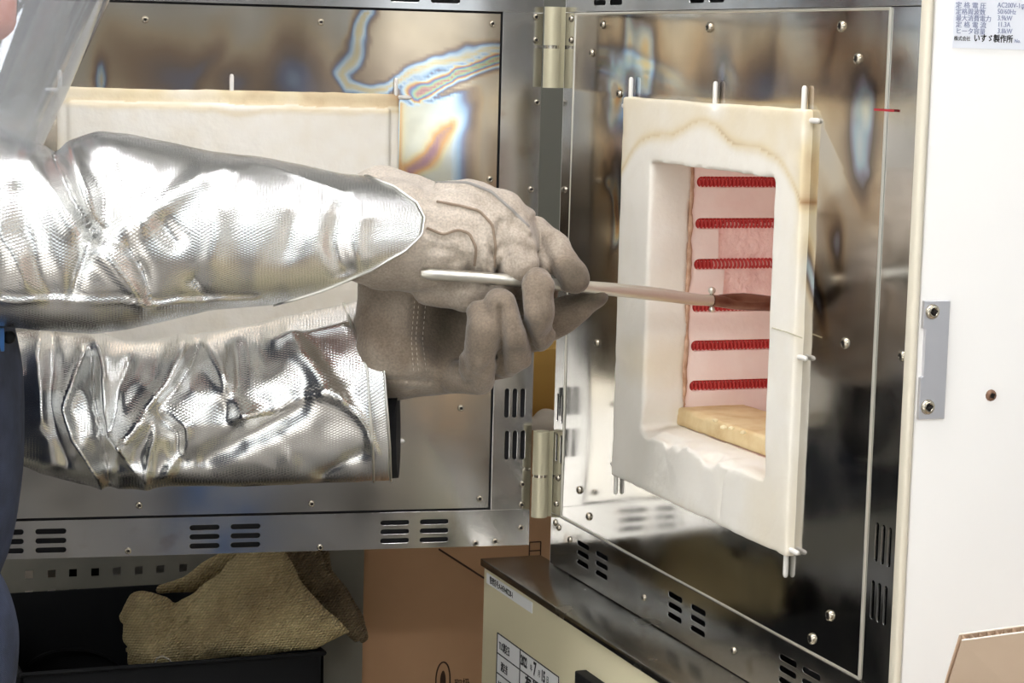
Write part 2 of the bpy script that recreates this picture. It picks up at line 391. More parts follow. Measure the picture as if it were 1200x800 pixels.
# ---- signed distance tools: surfaces are grown from distance fields (gloves, body, ceramic blocks)
def surface(f, lo, hi, h):
    lo = np.asarray(lo, float); hi = np.asarray(hi, float); n = np.ceil((hi-lo)/h).astype(int)+1
    ax = [lo[i]+h*np.arange(n[i]) for i in range(3)]
    G = np.stack(np.meshgrid(*ax, indexing='ij'), -1); D = f(G.reshape(-1, 3)).reshape(n)
    B = D < 0; nc = n-1
    acc = np.zeros((*nc, 3)); cnt = np.zeros(nc)
    for axis in range(3):
        s0 = [slice(None)]*3; s1 = [slice(None)]*3; s0[axis] = slice(0, -1); s1[axis] = slice(1, None)
        d0 = D[tuple(s0)]; d1 = D[tuple(s1)]; ch = (d0 < 0) != (d1 < 0)
        t = np.where(ch, d0/np.where(ch, d0-d1, 1), 0)
        P = G[tuple(s0)].copy(); P[..., axis] += t*h
        o1, o2 = [i for i in range(3) if i != axis]
        for a in (0, 1):
            for b in (0, 1):
                sl = [slice(None)]*3; sl[o1] = slice(a, a+nc[o1]); sl[o2] = slice(b, b+nc[o2])
                c = ch[tuple(sl)]; acc += np.where(c[..., None], P[tuple(sl)], 0); cnt += c
    act = cnt > 0; idx = -np.ones(nc, int); idx[act] = np.arange(act.sum()); V = acc[act]/cnt[act][:, None]
    Fc = []
    for axis in range(3):
        o1, o2 = [i for i in range(3) if i != axis]
        s0 = [slice(None)]*3; s1 = [slice(None)]*3; s0[axis] = slice(0, -1); s1[axis] = slice(1, None)
        b0 = B[tuple(s0)]; b1 = B[tuple(s1)]; ch = b0 != b1
        I = np.argwhere(ch); I = I[(I[:, o1] > 0) & (I[:, o2] > 0) & (I[:, o1] < nc[o1]) & (I[:, o2] < nc[o2])]
        if not len(I): continue
        def cell(da, db):
            J = I.copy(); J[:, o1] += da; J[:, o2] += db; return idx[J[:, 0], J[:, 1], J[:, 2]]
        q = np.stack([cell(-1, -1), cell(0, -1), cell(0, 0), cell(-1, 0)], 1)
        fl = b0[tuple(I.T)]
        if axis == 1: fl = ~fl
        q[~fl] = q[~fl][:, ::-1]; Fc.append(q)
    return V, np.concatenate(Fc)
def relax(V, Fc, it=1, k=.5):
    for _ in range(it):
        A = np.zeros_like(V); c = np.zeros(len(V))
        for i in range(4):
            for j in ((i+1) % 4, (i+3) % 4):
                np.add.at(A, Fc[:, i], V[Fc[:, j]]); np.add.at(c, Fc[:, i], 1)
        V = V*(1-k) + k*A/c[:, None]
    return V
def cap(P, a, b, ra, rb):
    a = np.asarray(a, float); b = np.asarray(b, float); ab = b-a; L2 = ab@ab+1e-12
    t = np.clip(((P-a)@ab)/L2, 0, 1); return np.linalg.norm(P-a-t[:, None]*ab, axis=1) - (ra+(rb-ra)*t)
def chain(P, pts, rads):
    return np.minimum.reduce([cap(P, pts[i], pts[i+1], rads[i], rads[i+1]) for i in range(len(pts)-1)])
def ell(P, c, r, axes=None):
    q = P-np.asarray(c)
    if axes is not None: q = np.stack([q@a for a in axes], 1)
    r = np.asarray(r, float); k = np.linalg.norm(q/r, axis=1); k2 = np.linalg.norm(q/(r*r), axis=1)
    return k*(k-1)/np.maximum(k2, 1e-9)
def smin(a, b, k):
    h = np.clip(.5+.5*(b-a)/k, 0, 1); return b*(1-h)+a*h-k*h*(1-h)
def polyd(P, pts):
    return np.minimum.reduce([cap(P, pts[i], pts[i+1], 0, 0) for i in range(len(pts)-1)])
def sdbox(P, lo, hi, r=0.0):
    lo = np.asarray(lo, float); hi = np.asarray(hi, float); q = np.abs(P-(lo+hi)/2)-(hi-lo)/2+r
    return np.linalg.norm(np.maximum(q, 0), axis=1)+np.minimum(q.max(1), 0)-r
def sdf_obj(name, f, lo, hi, h, mat, parent=None, it=1, attrs=None, k=.5, disp=None):
    V, Fc = surface(f, lo, hi, h)
    A, B, C_ = V[Fc[:, 0]], V[Fc[:, 1]], V[Fc[:, 2]]
    if np.einsum('ij,ij->i', A, np.cross(B, C_)).sum() - (V.mean(0)*np.cross(B-A, C_-A)).sum() < 0: Fc = Fc[:, ::-1]
    V = relax(V, Fc, it, k)
    if disp is not None: V = disp(V)
    at_ = {kk: fn(V) for kk, fn in (attrs or {}).items()}
    return mesh_obj(name, V, Fc, mat, parent, smooth=True, attrs=at_)

# ------------------------------------------------------------------ the room
RX0, RX1, RY0, RY1, RH = -3.6, 2.6, -5.2, 1.25, 2.75
structure(box('floor', (RX0-.1, RY0-.1, -.1), (RX1+.1, RY1+.1, 0), M['floor']))
structure(box('ceiling', (RX0-.1, RY0-.1, RH), (RX1+.1, RY1+.1, RH+.1), M['ceil']))
structure(box('wall_back', (RX0-.1, RY1, 0), (RX1+.1, RY1+.1, RH), M['wall_dim']))
structure(sheet('wall_left', [rect(RY0, 0, RY1, RH), rect(-4.4, 1.0, -.9, 2.5)], .1, (np.array([RX0-.05, 0, 0]), np.array([0, 1.0, 0]), UZ, np.array([1.0, 0, 0])), M['wall']))
w = structure(sheet('window_3', [rect(-4.4, 1.0, -.9, 2.5)]+[rect(-4.35+k*1.15, 1.05, -4.35+k*1.15+1.1, 2.45) for k in range(3)], .06, (np.array([RX0-.05, 0, 0]), np.array([0, 1.0, 0]), UZ, np.array([1.0, 0, 0])), M['paint']))
for k in range(3): box('pane', (RX0-.053, -4.35+k*1.15, 1.05), (RX0-.047, -4.35+k*1.15+1.1, 2.45), M['glass'], w)
structure(box('wall_right', (RX1, RY0, 0), (RX1+.1, RY1, RH), M['wall']))
# wall behind the camera with two windows
WINS = [(-3.3, -1.5), (0.05, 2.4)]
structure(sheet('wall_front', [rect(RX0, 0, RX1, RH)] + [rect(a, 1.05, b, 2.6) for a, b in WINS], .1,
                (np.array([0, RY0-.05, 0]), np.array([1.0, 0, 0]), UZ, np.array([0, -1.0, 0])), M['wall_dim']))
for i, (a, b) in enumerate(WINS):
    w = structure(sheet('window_%d' % (i+1), [rect(a, 1.05, b, 2.6), rect(a+.05, 1.1, (a+b)/2-.025, 2.55), rect((a+b)/2+.025, 1.1, b-.05, 2.55)], .06,
              (np.array([0, RY0-.05, 0]), np.array([1.0, 0, 0]), UZ, np.array([0, -1.0, 0])), M['paint']))
    for x0, x1 in ((a+.05, (a+b)/2-.025), ((a+b)/2+.025, b-.05)):
        box('pane', (x0, RY0-.053, 1.1), (x1, RY0-.047, 2.55), M['glass'], w)
for i, (n, lo, hi) in enumerate((('left', (RX0, RY0, 0), (RX0+.012, RY1, .08)), ('right', (RX1-.012, RY0, 0), (RX1, RY1, .08)), ('back', (RX0, RY1-.012, 0), (RX1, RY1, .08)))):
    structure(box('baseboard_'+n, lo, hi, M['wall_dim']))
LP = [(-2.4, -.6), (-.6, -.9), (1.2, -.6), (-2.4, -2.9), (-.4, -2.9), (1.2, -2.9)]
for i, (x, y) in enumerate(LP):
    t = thing('ceiling_light', (x, y, RH), 'long white ceiling lamp ' + ['above the left side of the person', 'above the furnace door', 'above the right side of the furnace', 'in the left corner by the windows', 'above the photographer', 'in the right corner by the windows'][i], 'lamp', 'ceiling lamps of the room')
    bm = bmesh.new(); add_box(bm, (x-.62, y-.15, RH-.05), (x+.62, y+.15, RH-.001), .008); bm_obj('housing', bm, M['paint'], t)
    box('diffuser', (x-.6, y-.13, RH-.062), (x+.6, y+.13, RH-.05), M['lamp'], t)

# ------------------------------------------------------------------ furnace
XM, YM = np.array([-1.0, 0, 0]), np.array([0, -1.0, 0])
FRONT = lambda x=0.0: (np.array([x, 0, 0]), np.array([0, 1.0, 0]), UZ, np.array([1.0, 0, 0]))      # local (Y, Z) on the furnace front
SIDE = lambda y: (np.array([0, y, 0]), np.array([1.0, 0, 0]), UZ, np.array([0, -1.0, 0]))          # local (X, Z) on the side
fur = thing('electric_furnace', (.35, -.36, 0), 'white enamelled electric box furnace with mirror steel front and open hinged door', 'furnace')
# casing: a box with rounded front edges, hollow where the chamber sits
cs = bmesh.new()
for lo, hi in (((.004, -.791, .02), (.74, -.779, 1.80)), ((.004, .036, .02), (.74, .05, 1.80)), ((.004, -.791, 1.79), (.74, .05, 1.80)), ((.73, -.791, .02), (.74, .05, 1.8))):
    add_box(cs, lo, hi, .0035)
bm_obj('casing', cs, M['paint'], fur, smooth=True)
# rounded painted front edge of the side wall
bm = bmesh.new(); add_box(bm, (-.003, -.7915, .936), (.0042, -.7783, 1.80), .0033, seg=4); bm_obj('casing_edge', bm, M['paint_edge'], fur, smooth=True)
sheet('inner_liner', [rect(-.778, .93, .034, 1.79), rect(-.585, 1.095, -.185, 1.495)], .004, FRONT(.028), M['dark'], fur)

def screw_mesh(r=.0042):
    bm = bmesh.new(); n = 12
    prof = [(0.0001, .62), (.34, .62), (.42, .9), (.6, 1.0), (.8, .82), (.95, .45), (1.0, .0)]
    rings = [[bm.verts.new((r*a*math.cos(2*math.pi*k/n), r*a*math.sin(2*math.pi*k/n), r*b*.62)) for k in range(n)] for a, b in prof]
    for j, (r0, r1) in enumerate(zip(rings, rings[1:])):
        for k in range(n):
            f = bm.faces.new((r0[k], r1[k], r1[(k+1) % n], r0[(k+1) % n])); f.material_index = 1 if j < 2 else 0; f.smooth = True
    # cross recess
    for a in (0, math.pi/2):
        c, s = math.cos(a), math.sin(a)
        fr = (np.zeros(3), np.array([c, s, 0]), np.array([-s, c, 0]), UZ)
        add_box(bm, (-r*.5, -r*.11, r*.3), (r*.5, r*.11, r*.64), 0, 1, fr)
    bmesh.ops.recalc_face_normals(bm, faces=bm.faces[:])
    me = bpy.data.meshes.new('screw'); bm.to_mesh(me); bm.free(); me.materials.append(M['screw']); me.materials.append(M['screw_dark']); return me
SCREW = screw_mesh(); SCREW_BIG = screw_mesh(.0085); SCREW_RUST = screw_mesh(.0062); SCREW_RUST.materials[0] = M['screw_rust']
def screw(P, nrm, parent, me=None, sc=1.0):
    o = link_mesh('screw', me or SCREW, None, parent, P); o.rotation_mode = 'QUATERNION'
    o.rotation_quaternion = Vector(nrm).to_track_quat('Z', 'Y') @ Quaternion((0, 0, 1), random.uniform(0, 1.5)); o.scale = (sc,)*3
    return o

def hslots(cy, cz, w=.036, h=.0066, pitch=.0112): return [rrect(cy, cz+dz, w, h) for dz in (pitch, 0, -pitch)]
def vslots(cy, cz, w=.0062, h=.035, pitch=.0105): return [rrect(cy+dy, cz, w, h) for dy in (-pitch, 0, pitch)]
g = .0012
# frame strips of the front
bl = []
for p, q in (((684, 646), (706, 659)), ((792, 709), (819, 725))):
    for c in (p, q): P = on_x(*c); bl += hslots(P[1], .9685)
P1 = on_x(792, 709)[1]; P0 = on_x(684, 646)[1]; st_ = P1-P0
bl += hslots(P1+st_, .9685) + hslots(P1+st_-.047, .9685)
fs = sheet('frame_strip', [rect(-.7785, .936, .033, .9972)] + bl, .0016, FRONT(0), M['steel'], fur, .0003)
for (x, y) in ((655, 618), (668, 632), (755, 700), (860, 762)): screw(on_x(x, y, -.001), XM, fs)
tl = []
for k, yc in enumerate((P0, P0-.047, P1, P1-.047, P1+st_, P1+st_-.047)): tl += hslots(yc, 1.6235)
fs = sheet('frame_strip', [rect(-.7785, 1.6026, .033, 1.70)] + tl, .0016, FRONT(0), M['steel'], fur, .0003)
ll = []
for zc in (1.1295, 1.0805, 1.56, 1.50)[:2]: ll += [rrect(.0085, zc, .0055, .035), rrect(.0225, zc, .0055, .035)]
fs = sheet('frame_strip', [rect(.0012, 1.0-g, .033, 1.6+g)] + ll, .0016, FRONT(0), M['steel_f'], fur, .0003)
for (x, y) in ((669.5, 22), (669.5, 47), (663, 222), (654, 560), (652, 590), (651, 612)): screw(on_x(x, y, -.001), XM, fs)
rl = []
for cx, cy_ in ((1036, 638), (1031, 706)):
    P = on_x(cx, cy_); rl += vslots(P[1], P[2], h=.036, pitch=.0112)
fs = sheet('frame_strip', [rect(-.7785, 1.0-g, -.7275-.0012, 1.6+g)] + rl, .0016, FRONT(0), M['steel_f'], fur, .0003)
screw(on_x(1058, 417, -.001), XM, fs, sc=1.2)

# tinted mirror plate as a fine grid so heat colours follow the metal; opening cut for the ceramic block
def tinted_plate(name, u0, u1, z0, z1, frame, field, mat, parent, nu=150, nz=140, hole=None, warp=None, thick=.0025):
    us = np.linspace(u0, u1, nu); zs = np.linspace(z0, z1, nz); U, Z = np.meshgrid(us, zs, indexing='ij')
    o, a, b, c = frame
    wv = warp(U, Z) if warp else 0*U
    P = o + U[..., None]*a + Z[..., None]*b + (wv)[..., None]*c
    V = P.reshape(-1, 3); ids = np.arange(nu*nz).reshape(nu, nz); Fc = []
    for i in range(nu-1):
        uc = (us[i]+us[i+1])/2
        for j in range(nz-1):
            zc = (zs[j]+zs[j+1])/2
            if hole and hole[0] < uc < hole[1] and hole[2] < zc < hole[3]: continue
            Fc.append((ids[i, j], ids[i+1, j], ids[i+1, j+1], ids[i, j+1]))
    # turned-back edges
    e = len(V); bd = [ids[i, 0] for i in range(nu)] + [ids[-1, j] for j in range(1, nz)] + [ids[i, -1] for i in range(nu-2, -1, -1)] + [ids[0, j] for j in range(nz-2, 0, -1)]
    V = np.concatenate([V, V[bd] + c*thick]); nb = len(bd)
    for k in range(nb): Fc.append((bd[k], bd[(k+1) % nb], e+(k+1) % nb, e+k))
    T = field(V)
    return mesh_obj(name, V, Fc, mat, parent, smooth=True, attrs={'tint': np.clip(T, 0, 1)}, sharp=.6)
def gauss(p, q, c, s, ang=0.0):
    dx, dy = p-c[0], q-c[1]; ca, sa = math.cos(ang), math.sin(ang); x, y = dx*ca+dy*sa, -dx*sa+dy*ca
    return np.exp(-(x/s[0])**2-(y/s[1])**2)
def pic(fn, *xy): return [fn(x, y) for x, y in xy]
def tint_front(V):
    y, z = V[:, 1], V[:, 2]; P3 = V.copy()
    n = fbm(P3*np.array([1, 1, .55]), 7, 3, 3); n2 = fbm(P3, 22, 3, 9)
    d = np.maximum(np.maximum(-.595-y, y+.165), np.maximum(1.08-z, z-1.51)); d = np.maximum(d, 0)
    up = np.clip((z-1.505)/.09, 0, 1)
    f = .07*np.exp(-d/.05) + np.where(z > 1.512-.10*np.clip((-.60-y)/.1, 0, 1), .27, 0)*np.clip((y+.70)/.10, .35, 1)*np.clip(1.15-up*.55, 0, 1)*(.75+.5*n)
    yy, zz = y+.026*n+.008*n2, z+.030*n+.008*n2
    def L(px, s, amp, ang=0):
        P = on_x(*px); return amp*gauss(yy, zz, (P[1], P[2]), s, ang)
    pc = on_x(722, 107); rr_ = np.hypot((y-pc[1])*1.0, (z-pc[2])*1.15+.25*(y-pc[1]))+.012*n+.005*n2
    f = f*np.clip(rr_/.05, .4, 1) + .86*np.exp(-(rr_/.055)**1.3)*np.clip(.95+.5*n+.4*n2, .3, 1.15) + L((768, 90), (.03, .05), .5, -.15) + L((748, 60), (.02, .05), .38, -.2) + L((718, 232), (.014, .045), .66, .25)
    f = f + L((668, 75), (.03, .03), .25) + L((1030, 190), (.045, .085), .76, -.35)*np.clip(1.0+.5*n+.3*n2, .55, 1.2) + L((1066, 190), (.02, .05), .3)*(1+n) + L((962, 350), (.010, .040), .46, -.45) + L((985, 290), (.016, .045), .42, -.45)
    f = f + L((985, 75), (.014, .05), .13, .6) + L((905, 45), (.02, .06), .08) + L((845, 70), (.02, .04), .10)
    low = np.clip((z-1.13)/.12, 0, 1)
    return np.clip(f*(.25+.75*low)+.05*n, 0, 1)
def warp_front(U, Z):
    Q = np.stack([U, Z, 0*U], -1); return .0008*fbm(Q, 4.5, 2, 21)
fp = tinted_plate('front_panel', -.7275, 0.0, 1.0, 1.6, FRONT(-.0018), tint_front, M['steel_f'], fur, hole=(-.56, -.24, 1.14, 1.45), warp=warp_front)
for (x, y) in ((707, 29), (694, 62), (832, 32), (987, 31), (1006, 69), (726, 110), (991, 402), (973, 721), (952, 748), (688, 345), (700, 402), (679, 574), (690, 605)):
    P = on_x(x, y, -.002)
    if not (-.595 < P[1] < -.17 and 1.08 < P[2] < 1.51) and P[1] < .0: screw(P, XM, fp, sc=1.35 if x > 800 else 1.15)
# thin bright edging around the plate
ed = bmesh.new()
for a, b in (((-.7275, 1.0), (-.7275, 1.6)), ((-.7275, 1.6), (0, 1.6)), ((0, 1.6), (0, 1.0)), ((0, 1.0), (-.7275, 1.0))):
    add_tube(ed, [(-.0016, a[0], a[1]), (-.0016, b[0], b[1])], .0016, 8)
bm_obj('panel_edging', ed, M['rod_steel'], fur, smooth=True)
# short red marker line on the steel
P = on_x(1036, 129, -.004); box('marker_line', (P[0]-.0003, P[1]-.017, P[2]-.001), (P[0]+.0003, P[1]+.017, P[2]+.001), M['red_ink'], fur)

# ceramic block framing the mouth
BY0, BY1, BZ0, BZ1 = -.595, -.170, 1.083, 1.508
HY0, HY1, HZ0, HZ1 = -.542, -.2515, 1.152, 1.441
XF, XB = -.012, .037
def f_block(P):
    n = vnoise(P, 70, 5)*.0006 + vnoise(P, 24, 6)*.0006
    d = sdbox(P, (XF, BY0, BZ0), (XB, BY1, BZ1), .0025)
    # flared, worn mouth: tighter rim outside, crumbled sill
    sill = np.clip(1-np.abs(P[:, 2]-HZ0)/.03, 0, 1)
    er = .004*sill*(1+1.5*vnoise(P, 55, 8))*np.clip((.02-P[:, 0])/.03, 0, 1)
    q = sdbox(P, (XF-.1, HY0, HZ0), (XB+.1, HY1, HZ1), .004) - er
    chip = ell(P, (XF-.002, -.31, HZ0-.001), (.016, .060, .009))+.007*vnoise(P, 75, 31)
    chip2 = ell(P, (XF-.002, -.43, HZ0-.001), (.018, .045, .008))+.007*vnoise(P, 70, 32)
    notch = ell(P, (XF-.004, on_x(838, 121, XF)[1], BZ1+.004), (.012, .016, .010))
    d = np.maximum(d, -q); d = np.maximum(d, -np.minimum(np.minimum(chip, chip2), notch))
    Q = P.copy(); Q[:, 0] = XF
    gr = polyd(Q, [on_x(x, y, XF) for x, y in ((893, 543), (868, 544), (852, 550), (846, 562), (843, 605))])
    d = d + .0016*np.exp(-(gr/.0028)**2)*(P[:, 0] < XF+.006)
    return d + n
def stain_block(V):
    y, z = V[:, 1], V[:, 2]; n = fbm(V, 18, 3, 4); n2 = fbm(V, 60, 2, 14)
    top = BZ1-z; m = np.abs(y+.383)
    arch = .030 + .055*np.clip((m-.12)/.10, 0, 1)**2 - .010*np.cos(np.clip(m/.10, 0, 1)*math.pi) + .004*n
    line = np.exp(-((top-arch)/.006)**2)*.34
    f = .10*np.exp(-top/.02) + np.where(top < arch, .22+.1*n, 0) + line
    side = np.minimum(y-BY0, BY1-y); f = f + np.exp(-np.maximum(side, 0)/.008)*(.20+.25*n)*np.clip((z-1.2)/.2, 0, 1)
    f = f + np.where(V[:, 0] > XF+.004, .04, 0) + .03*n2 + np.clip(vnoise(V, 9, 77)-.55, 0, 1)*.5
    f = f + np.exp(-np.maximum(z-BZ0, 0)/.006)*(.12+.3*np.clip(n, 0, 1))*np.clip(1-np.abs(y+.40)/.16, 0, 1)
    wht = gauss(y, z, (on_x(838, 121, XF)[1], BZ1-.006), (.02, .010)); f = f*(1-.9*wht)
    return np.clip(f, 0, 1)
blk = sdf_obj('insulation_block', f_block, (XF-.008, BY0-.008, BZ0-.008), (XB+.006, BY1+.008, BZ1+.008), .0030, M['fibre'], fur, 1, {'stain': stain_block}, .4)
blk['label'] = 'white ceramic fibre block framing the furnace mouth, brown stained along its top'
def rod(name_parent, P, axis, L, r=.0026):
    P = np.asarray(P, float); return tube('anchor_rod', [P-axis*.012, P+axis*(L-.003), P+axis*(L-.001), P+axis*L], [r, r, r*.8, r*.4], M['ceramic_rod'], name_parent, 10)
Y1 = np.array([0, 1.0, 0])
for yy in (-.178, -.392, -.583):
    rod(blk, (-.006, yy, BZ1), UZ, .022)
for zz in (1.498, 1.276, 1.09):
    rod(blk, (-.006 if zz != 1.498 else -.004, BY0, zz), YM, .015)
for zz in (1.498, 1.094): rod(blk, (-.006, BY1, zz), Y1, .013)
for yy in (-.172, -.586): rod(blk, (-.006, yy, BZ0), -UZ, .022)
# crack line across the right post of the block
tube('crack', [on_x(905, 384, XF-.0004), on_x(922, 389, XF-.0004), on_x(940, 396, XF-.0004)], .0006, M['hinge'], blk, 6)

# chamber behind the mouth: five ceramic walls, grooves and glowing coils
ch = thing('chamber', (.2, -.39, 1.15), None, None); ch.parent = fur; ch.location = WPOS[ch]-WPOS[fur]
CX0, CX1 = .040, .42
coilz = []
for (x, y) in ((800, 213), (797, 262), (795, 310), (792, 360), (790, 406), (787, 453)): coilz.append(on_y(x, y, HY1+.004)[2])
YW = HY1+.004
grooves = [rrect((CX0+.005+CX1)/2+.02, z, CX1-CX0-.005, .0128) for z in coilz]
# one slotted wall plate; the spalled patches are open between the second and the fourth coil
def groove_loop():
    xs, xe = CX0+.005, CX1-.01; px1, px2 = on_y(841, 285, YW)[0], on_y(848, 335, YW)[0]; h = .0064
    loops = [rrect((xs+xe)/2, z, xe-xs, 2*h) for i, z in enumerate(coilz) if i in (0, 4, 5)]
    z1, z2, z3 = coilz[1], coilz[2], coilz[3]
    def leftcap(z, up): # half round left end from upper to lower
        return [(xs+h-h*math.cos(math.pi*k/8-math.pi/2), z+h*(-math.sin(math.pi*k/8-math.pi/2))) for k in range(9)]
    # outline joining grooves 1..3 through the spalled patches
    L = [(xe, z1+h)] + leftcap(z1, 1) + [(px1, z1-h-.0003), (px1+.001, z2+h)] + leftcap(z2, 1) + [(px2, z2-h), (px2-.001, z3+h)] + leftcap(z3, 1) + [(xe, z3-h)]
    return loops + [L]
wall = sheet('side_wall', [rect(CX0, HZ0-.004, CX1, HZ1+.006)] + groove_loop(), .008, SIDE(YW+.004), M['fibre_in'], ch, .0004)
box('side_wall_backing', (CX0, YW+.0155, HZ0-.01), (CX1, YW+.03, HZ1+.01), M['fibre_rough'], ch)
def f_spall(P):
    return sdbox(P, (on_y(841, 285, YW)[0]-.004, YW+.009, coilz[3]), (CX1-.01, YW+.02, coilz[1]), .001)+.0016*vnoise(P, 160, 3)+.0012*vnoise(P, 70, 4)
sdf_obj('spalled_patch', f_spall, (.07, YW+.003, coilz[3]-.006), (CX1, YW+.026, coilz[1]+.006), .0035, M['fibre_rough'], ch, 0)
COILME = None
def coil(z, y, x0, x1, nm='heating_coil'):
    global COILME
    if COILME is None:
        r, w, pitch = .0046, .0015, .0046; turns = int((x1-x0)/pitch); k = 14; V = []; Fc = []; N_ = turns*k
        for i in range(N_+1):
            a = 2*math.pi*i/k; c = np.array([x0+(x1-x0)*i/N_, y+r*math.cos(a), z+r*math.sin(a)]); rd = np.array([0, math.cos(a), math.sin(a)]); ax = np.array([1.0, 0, 0])
            for j in range(5): b = 2*math.pi*j/5; V.append(c+w*(rd*math.cos(b)+ax*math.sin(b)))
        for i in range(N_):
            for j in range(5): Fc.append((i*5+j, i*5+(j+1) % 5, i*5+5+(j+1) % 5, i*5+5+j))
        o = mesh_obj(nm, V, Fc, M['coil'], ch, smooth=True); COILME = o.data; return o
    return link_mesh(nm, COILME, None, ch, ((x0+x1)/2, y, z))
for z in coilz: coil(z, YW+.0075, CX0+.008, CX1-.015)
NW = HY0-.004
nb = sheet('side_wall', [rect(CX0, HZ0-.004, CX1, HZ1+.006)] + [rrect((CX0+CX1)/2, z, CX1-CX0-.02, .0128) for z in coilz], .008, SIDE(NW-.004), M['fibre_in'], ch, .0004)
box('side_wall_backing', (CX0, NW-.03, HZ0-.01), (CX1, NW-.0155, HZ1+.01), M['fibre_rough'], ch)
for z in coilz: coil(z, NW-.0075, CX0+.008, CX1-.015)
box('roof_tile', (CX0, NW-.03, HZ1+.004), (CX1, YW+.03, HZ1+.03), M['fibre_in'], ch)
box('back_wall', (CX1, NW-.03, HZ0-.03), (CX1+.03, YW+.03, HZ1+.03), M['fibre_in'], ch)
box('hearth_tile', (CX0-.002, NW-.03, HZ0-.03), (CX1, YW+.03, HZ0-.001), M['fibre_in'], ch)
# frayed brown joint between block and wall
def f_joint(P):
    a = np.array([.0385, YW-.001, HZ0]); b = np.array([.0385, YW-.001, HZ1])
    return cap(P, a, b, .0030, .0030)+.0016*vnoise(P, 70, 12)+.0008*vnoise(P, 200, 13)
sdf_obj('joint_filler', f_joint, (.030, YW-.009, HZ0-.004), (.048, YW+.008, HZ1+.004), .0018, M['joint'], ch, 0)

# control cabinet below, standing proud of the front
LX = -.0725; LZ = .935
ctl = thing('control_box', (LX/2, -.36, 0), None, None); ctl.parent = fur; ctl.location = WPOS[ctl]-WPOS[fur]
lp_ = on_z(568, 654, LZ)
LY1 = float(lp_[1])
box('cabinet_body', (LX+.001, -.7865, .03), (.004, LY1-.001, LZ-.009), M['cream'], ctl, .002)
box('plinth', (LX+.03, -.76, 0), (.0, LY1-.02, .03), M['dark'], ctl)
lg = bmesh.new(); add_box(lg, (LX-.002, -.796, LZ-.0022), (.004, LY1+.001, LZ), .0006); add_box(lg, (LX-.003, -.796, LZ-.0088), (LX, LY1+.001, LZ-.0002), .0006)
bm_obj('ledge', lg, M['ledge'], ctl, smooth=True)
CF_ = lambda d=0.0: (np.array([LX+.001-d, 0, 0]), YM, UZ, XM)           # text runs towards -Y (to the right)
def onf(x, y): return on_x(x, y, LX+.001)
def sticker(name, c0, c1, mat, d=.0008):
    return box(name, (LX+.001-d, min(c0[0], c1[0]), min(c0[1], c1[1])), (LX+.001, max(c0[0], c1[0]), max(c0[1], c1[1])), mat, ctl)
def tx(body, y, z, size, par, sx=.9, d=.001, mat='ink', bold=0.0):
    return text('lettering', body, size, (np.array([LX+.001-d, y, z]), YM, UZ, XM), M[mat], par, sx, .0003, bold)
a = onf(571, 671); b = onf(624, 716)
zt_, zb_ = a[2]+.0005, a[2]-.0125
s1 = sticker('asset_label', (a[1], zt_), (b[1], zb_), M['sticker'])
tx('管理番号:A-HFA40228-1', a[1]-.0115, zb_+.0032, .0098, s1, .80, bold=.0001)
a = onf(584, 741); b = onf(656, 790); th = .0245
zt_ = a[2]; s2 = sticker('inspection_label', (a[1], zt_), (b[1], zt_-3*th), M['sticker'])
wd = a[1]-b[1]; cv = a[1]-wd*.39
fr_ = bmesh.new()
for k in range(4): add_box(fr_, (LX-.0006, b[1], zt_-k*th-.0005), (LX+.0002, a[1], zt_-k*th+.0005))
for yy in (a[1], cv, b[1]): add_box(fr_, (LX-.0006, yy-.0005, zt_-3*th), (LX+.0002, yy+.0005, zt_))
bm_obj('table_rule', fr_, M['ink'], s2)
for k, w_ in enumerate(('TUS測定日', '測定者', '次回測定期限')):
    tx(w_, a[1]-.006 if k != 1 else a[1]-.014, zt_-(k+1)*th+.0065, .0125 if k < 2 else .0115, s2, .62 if k != 2 else .55, bold=.0001)
tx('2022', cv-.002, zt_-th+.0075, .0165, s2, .62, bold=.0006); tx('年', cv-.0325, zt_-th+.0085, .009, s2, .8)
tx('7', cv-.043, zt_-th+.006, .022, s2, .8, bold=.0006); tx('月', cv-.058, zt_-th+.0085, .009, s2, .8); tx('15', cv-.068, zt_-th+.006, .018, s2, .7, bold=.0006); tx('日', cv-.0845, zt_-th+.0085, .009, s2, .8)
tx('有 浩', cv-.018, zt_-2*th+.006, .021, s2, .9, bold=.0008)
# black display bezel below
a = onf(686, 784); dbm = bmesh.new(); add_box(dbm, (LX-.012, a[1]-.21, a[2]-.15), (LX+.004, a[1], a[2]), .002)
dis = bm_obj('display_bezel', dbm, M['black_plastic'], ctl, smooth=True)
box('display_window', (LX-.0125, a[1]-.19, a[2]-.12), (LX-.0115, a[1]-.02, a[2]-.02), M['dark'], dis)

# name plate, latch plate and screw on the white side
SY = -.791
def ons(x, y): return on_y(x, y, SY)
npl = box('name_plate', (ons(1115, 55)[0], SY-.0008, ons(1115, 56)[2]), (ons(1115, 55)[0]+.115, SY+.001, ons(1115, 56)[2]+.16), M['sticker_blue'], fur)
nx, nz_ = ons(1115, 55)[0], ons(1115, 56)[2]
def tn(body, px, py, size, sx=.9, mat='ink_blue', bold=0.0):
    P = ons(px, py); return text('lettering', body, size, (np.array([P[0], SY-.001, P[2]]), np.array([1.0, 0, 0]), UZ, YM), M[mat], npl, sx, .0003, bold)
for row, (l_, v_) in enumerate((('定 格 電 圧', 'AC200V-1φ'), ('定格周波数', '50/60Hz'), ('最大消費電力', '3.9kW'), ('定 格 電 流', '11.3A'), ('ヒータ容量', '3.8kW'))):
    yb = 8.5+row*7.6
    tn(l_, 1119+(0 if row != 2 else 0), yb, .0056, 1.12 if row in (0, 3) else 1.05); tn(v_, 1168, yb, .0060, .9)
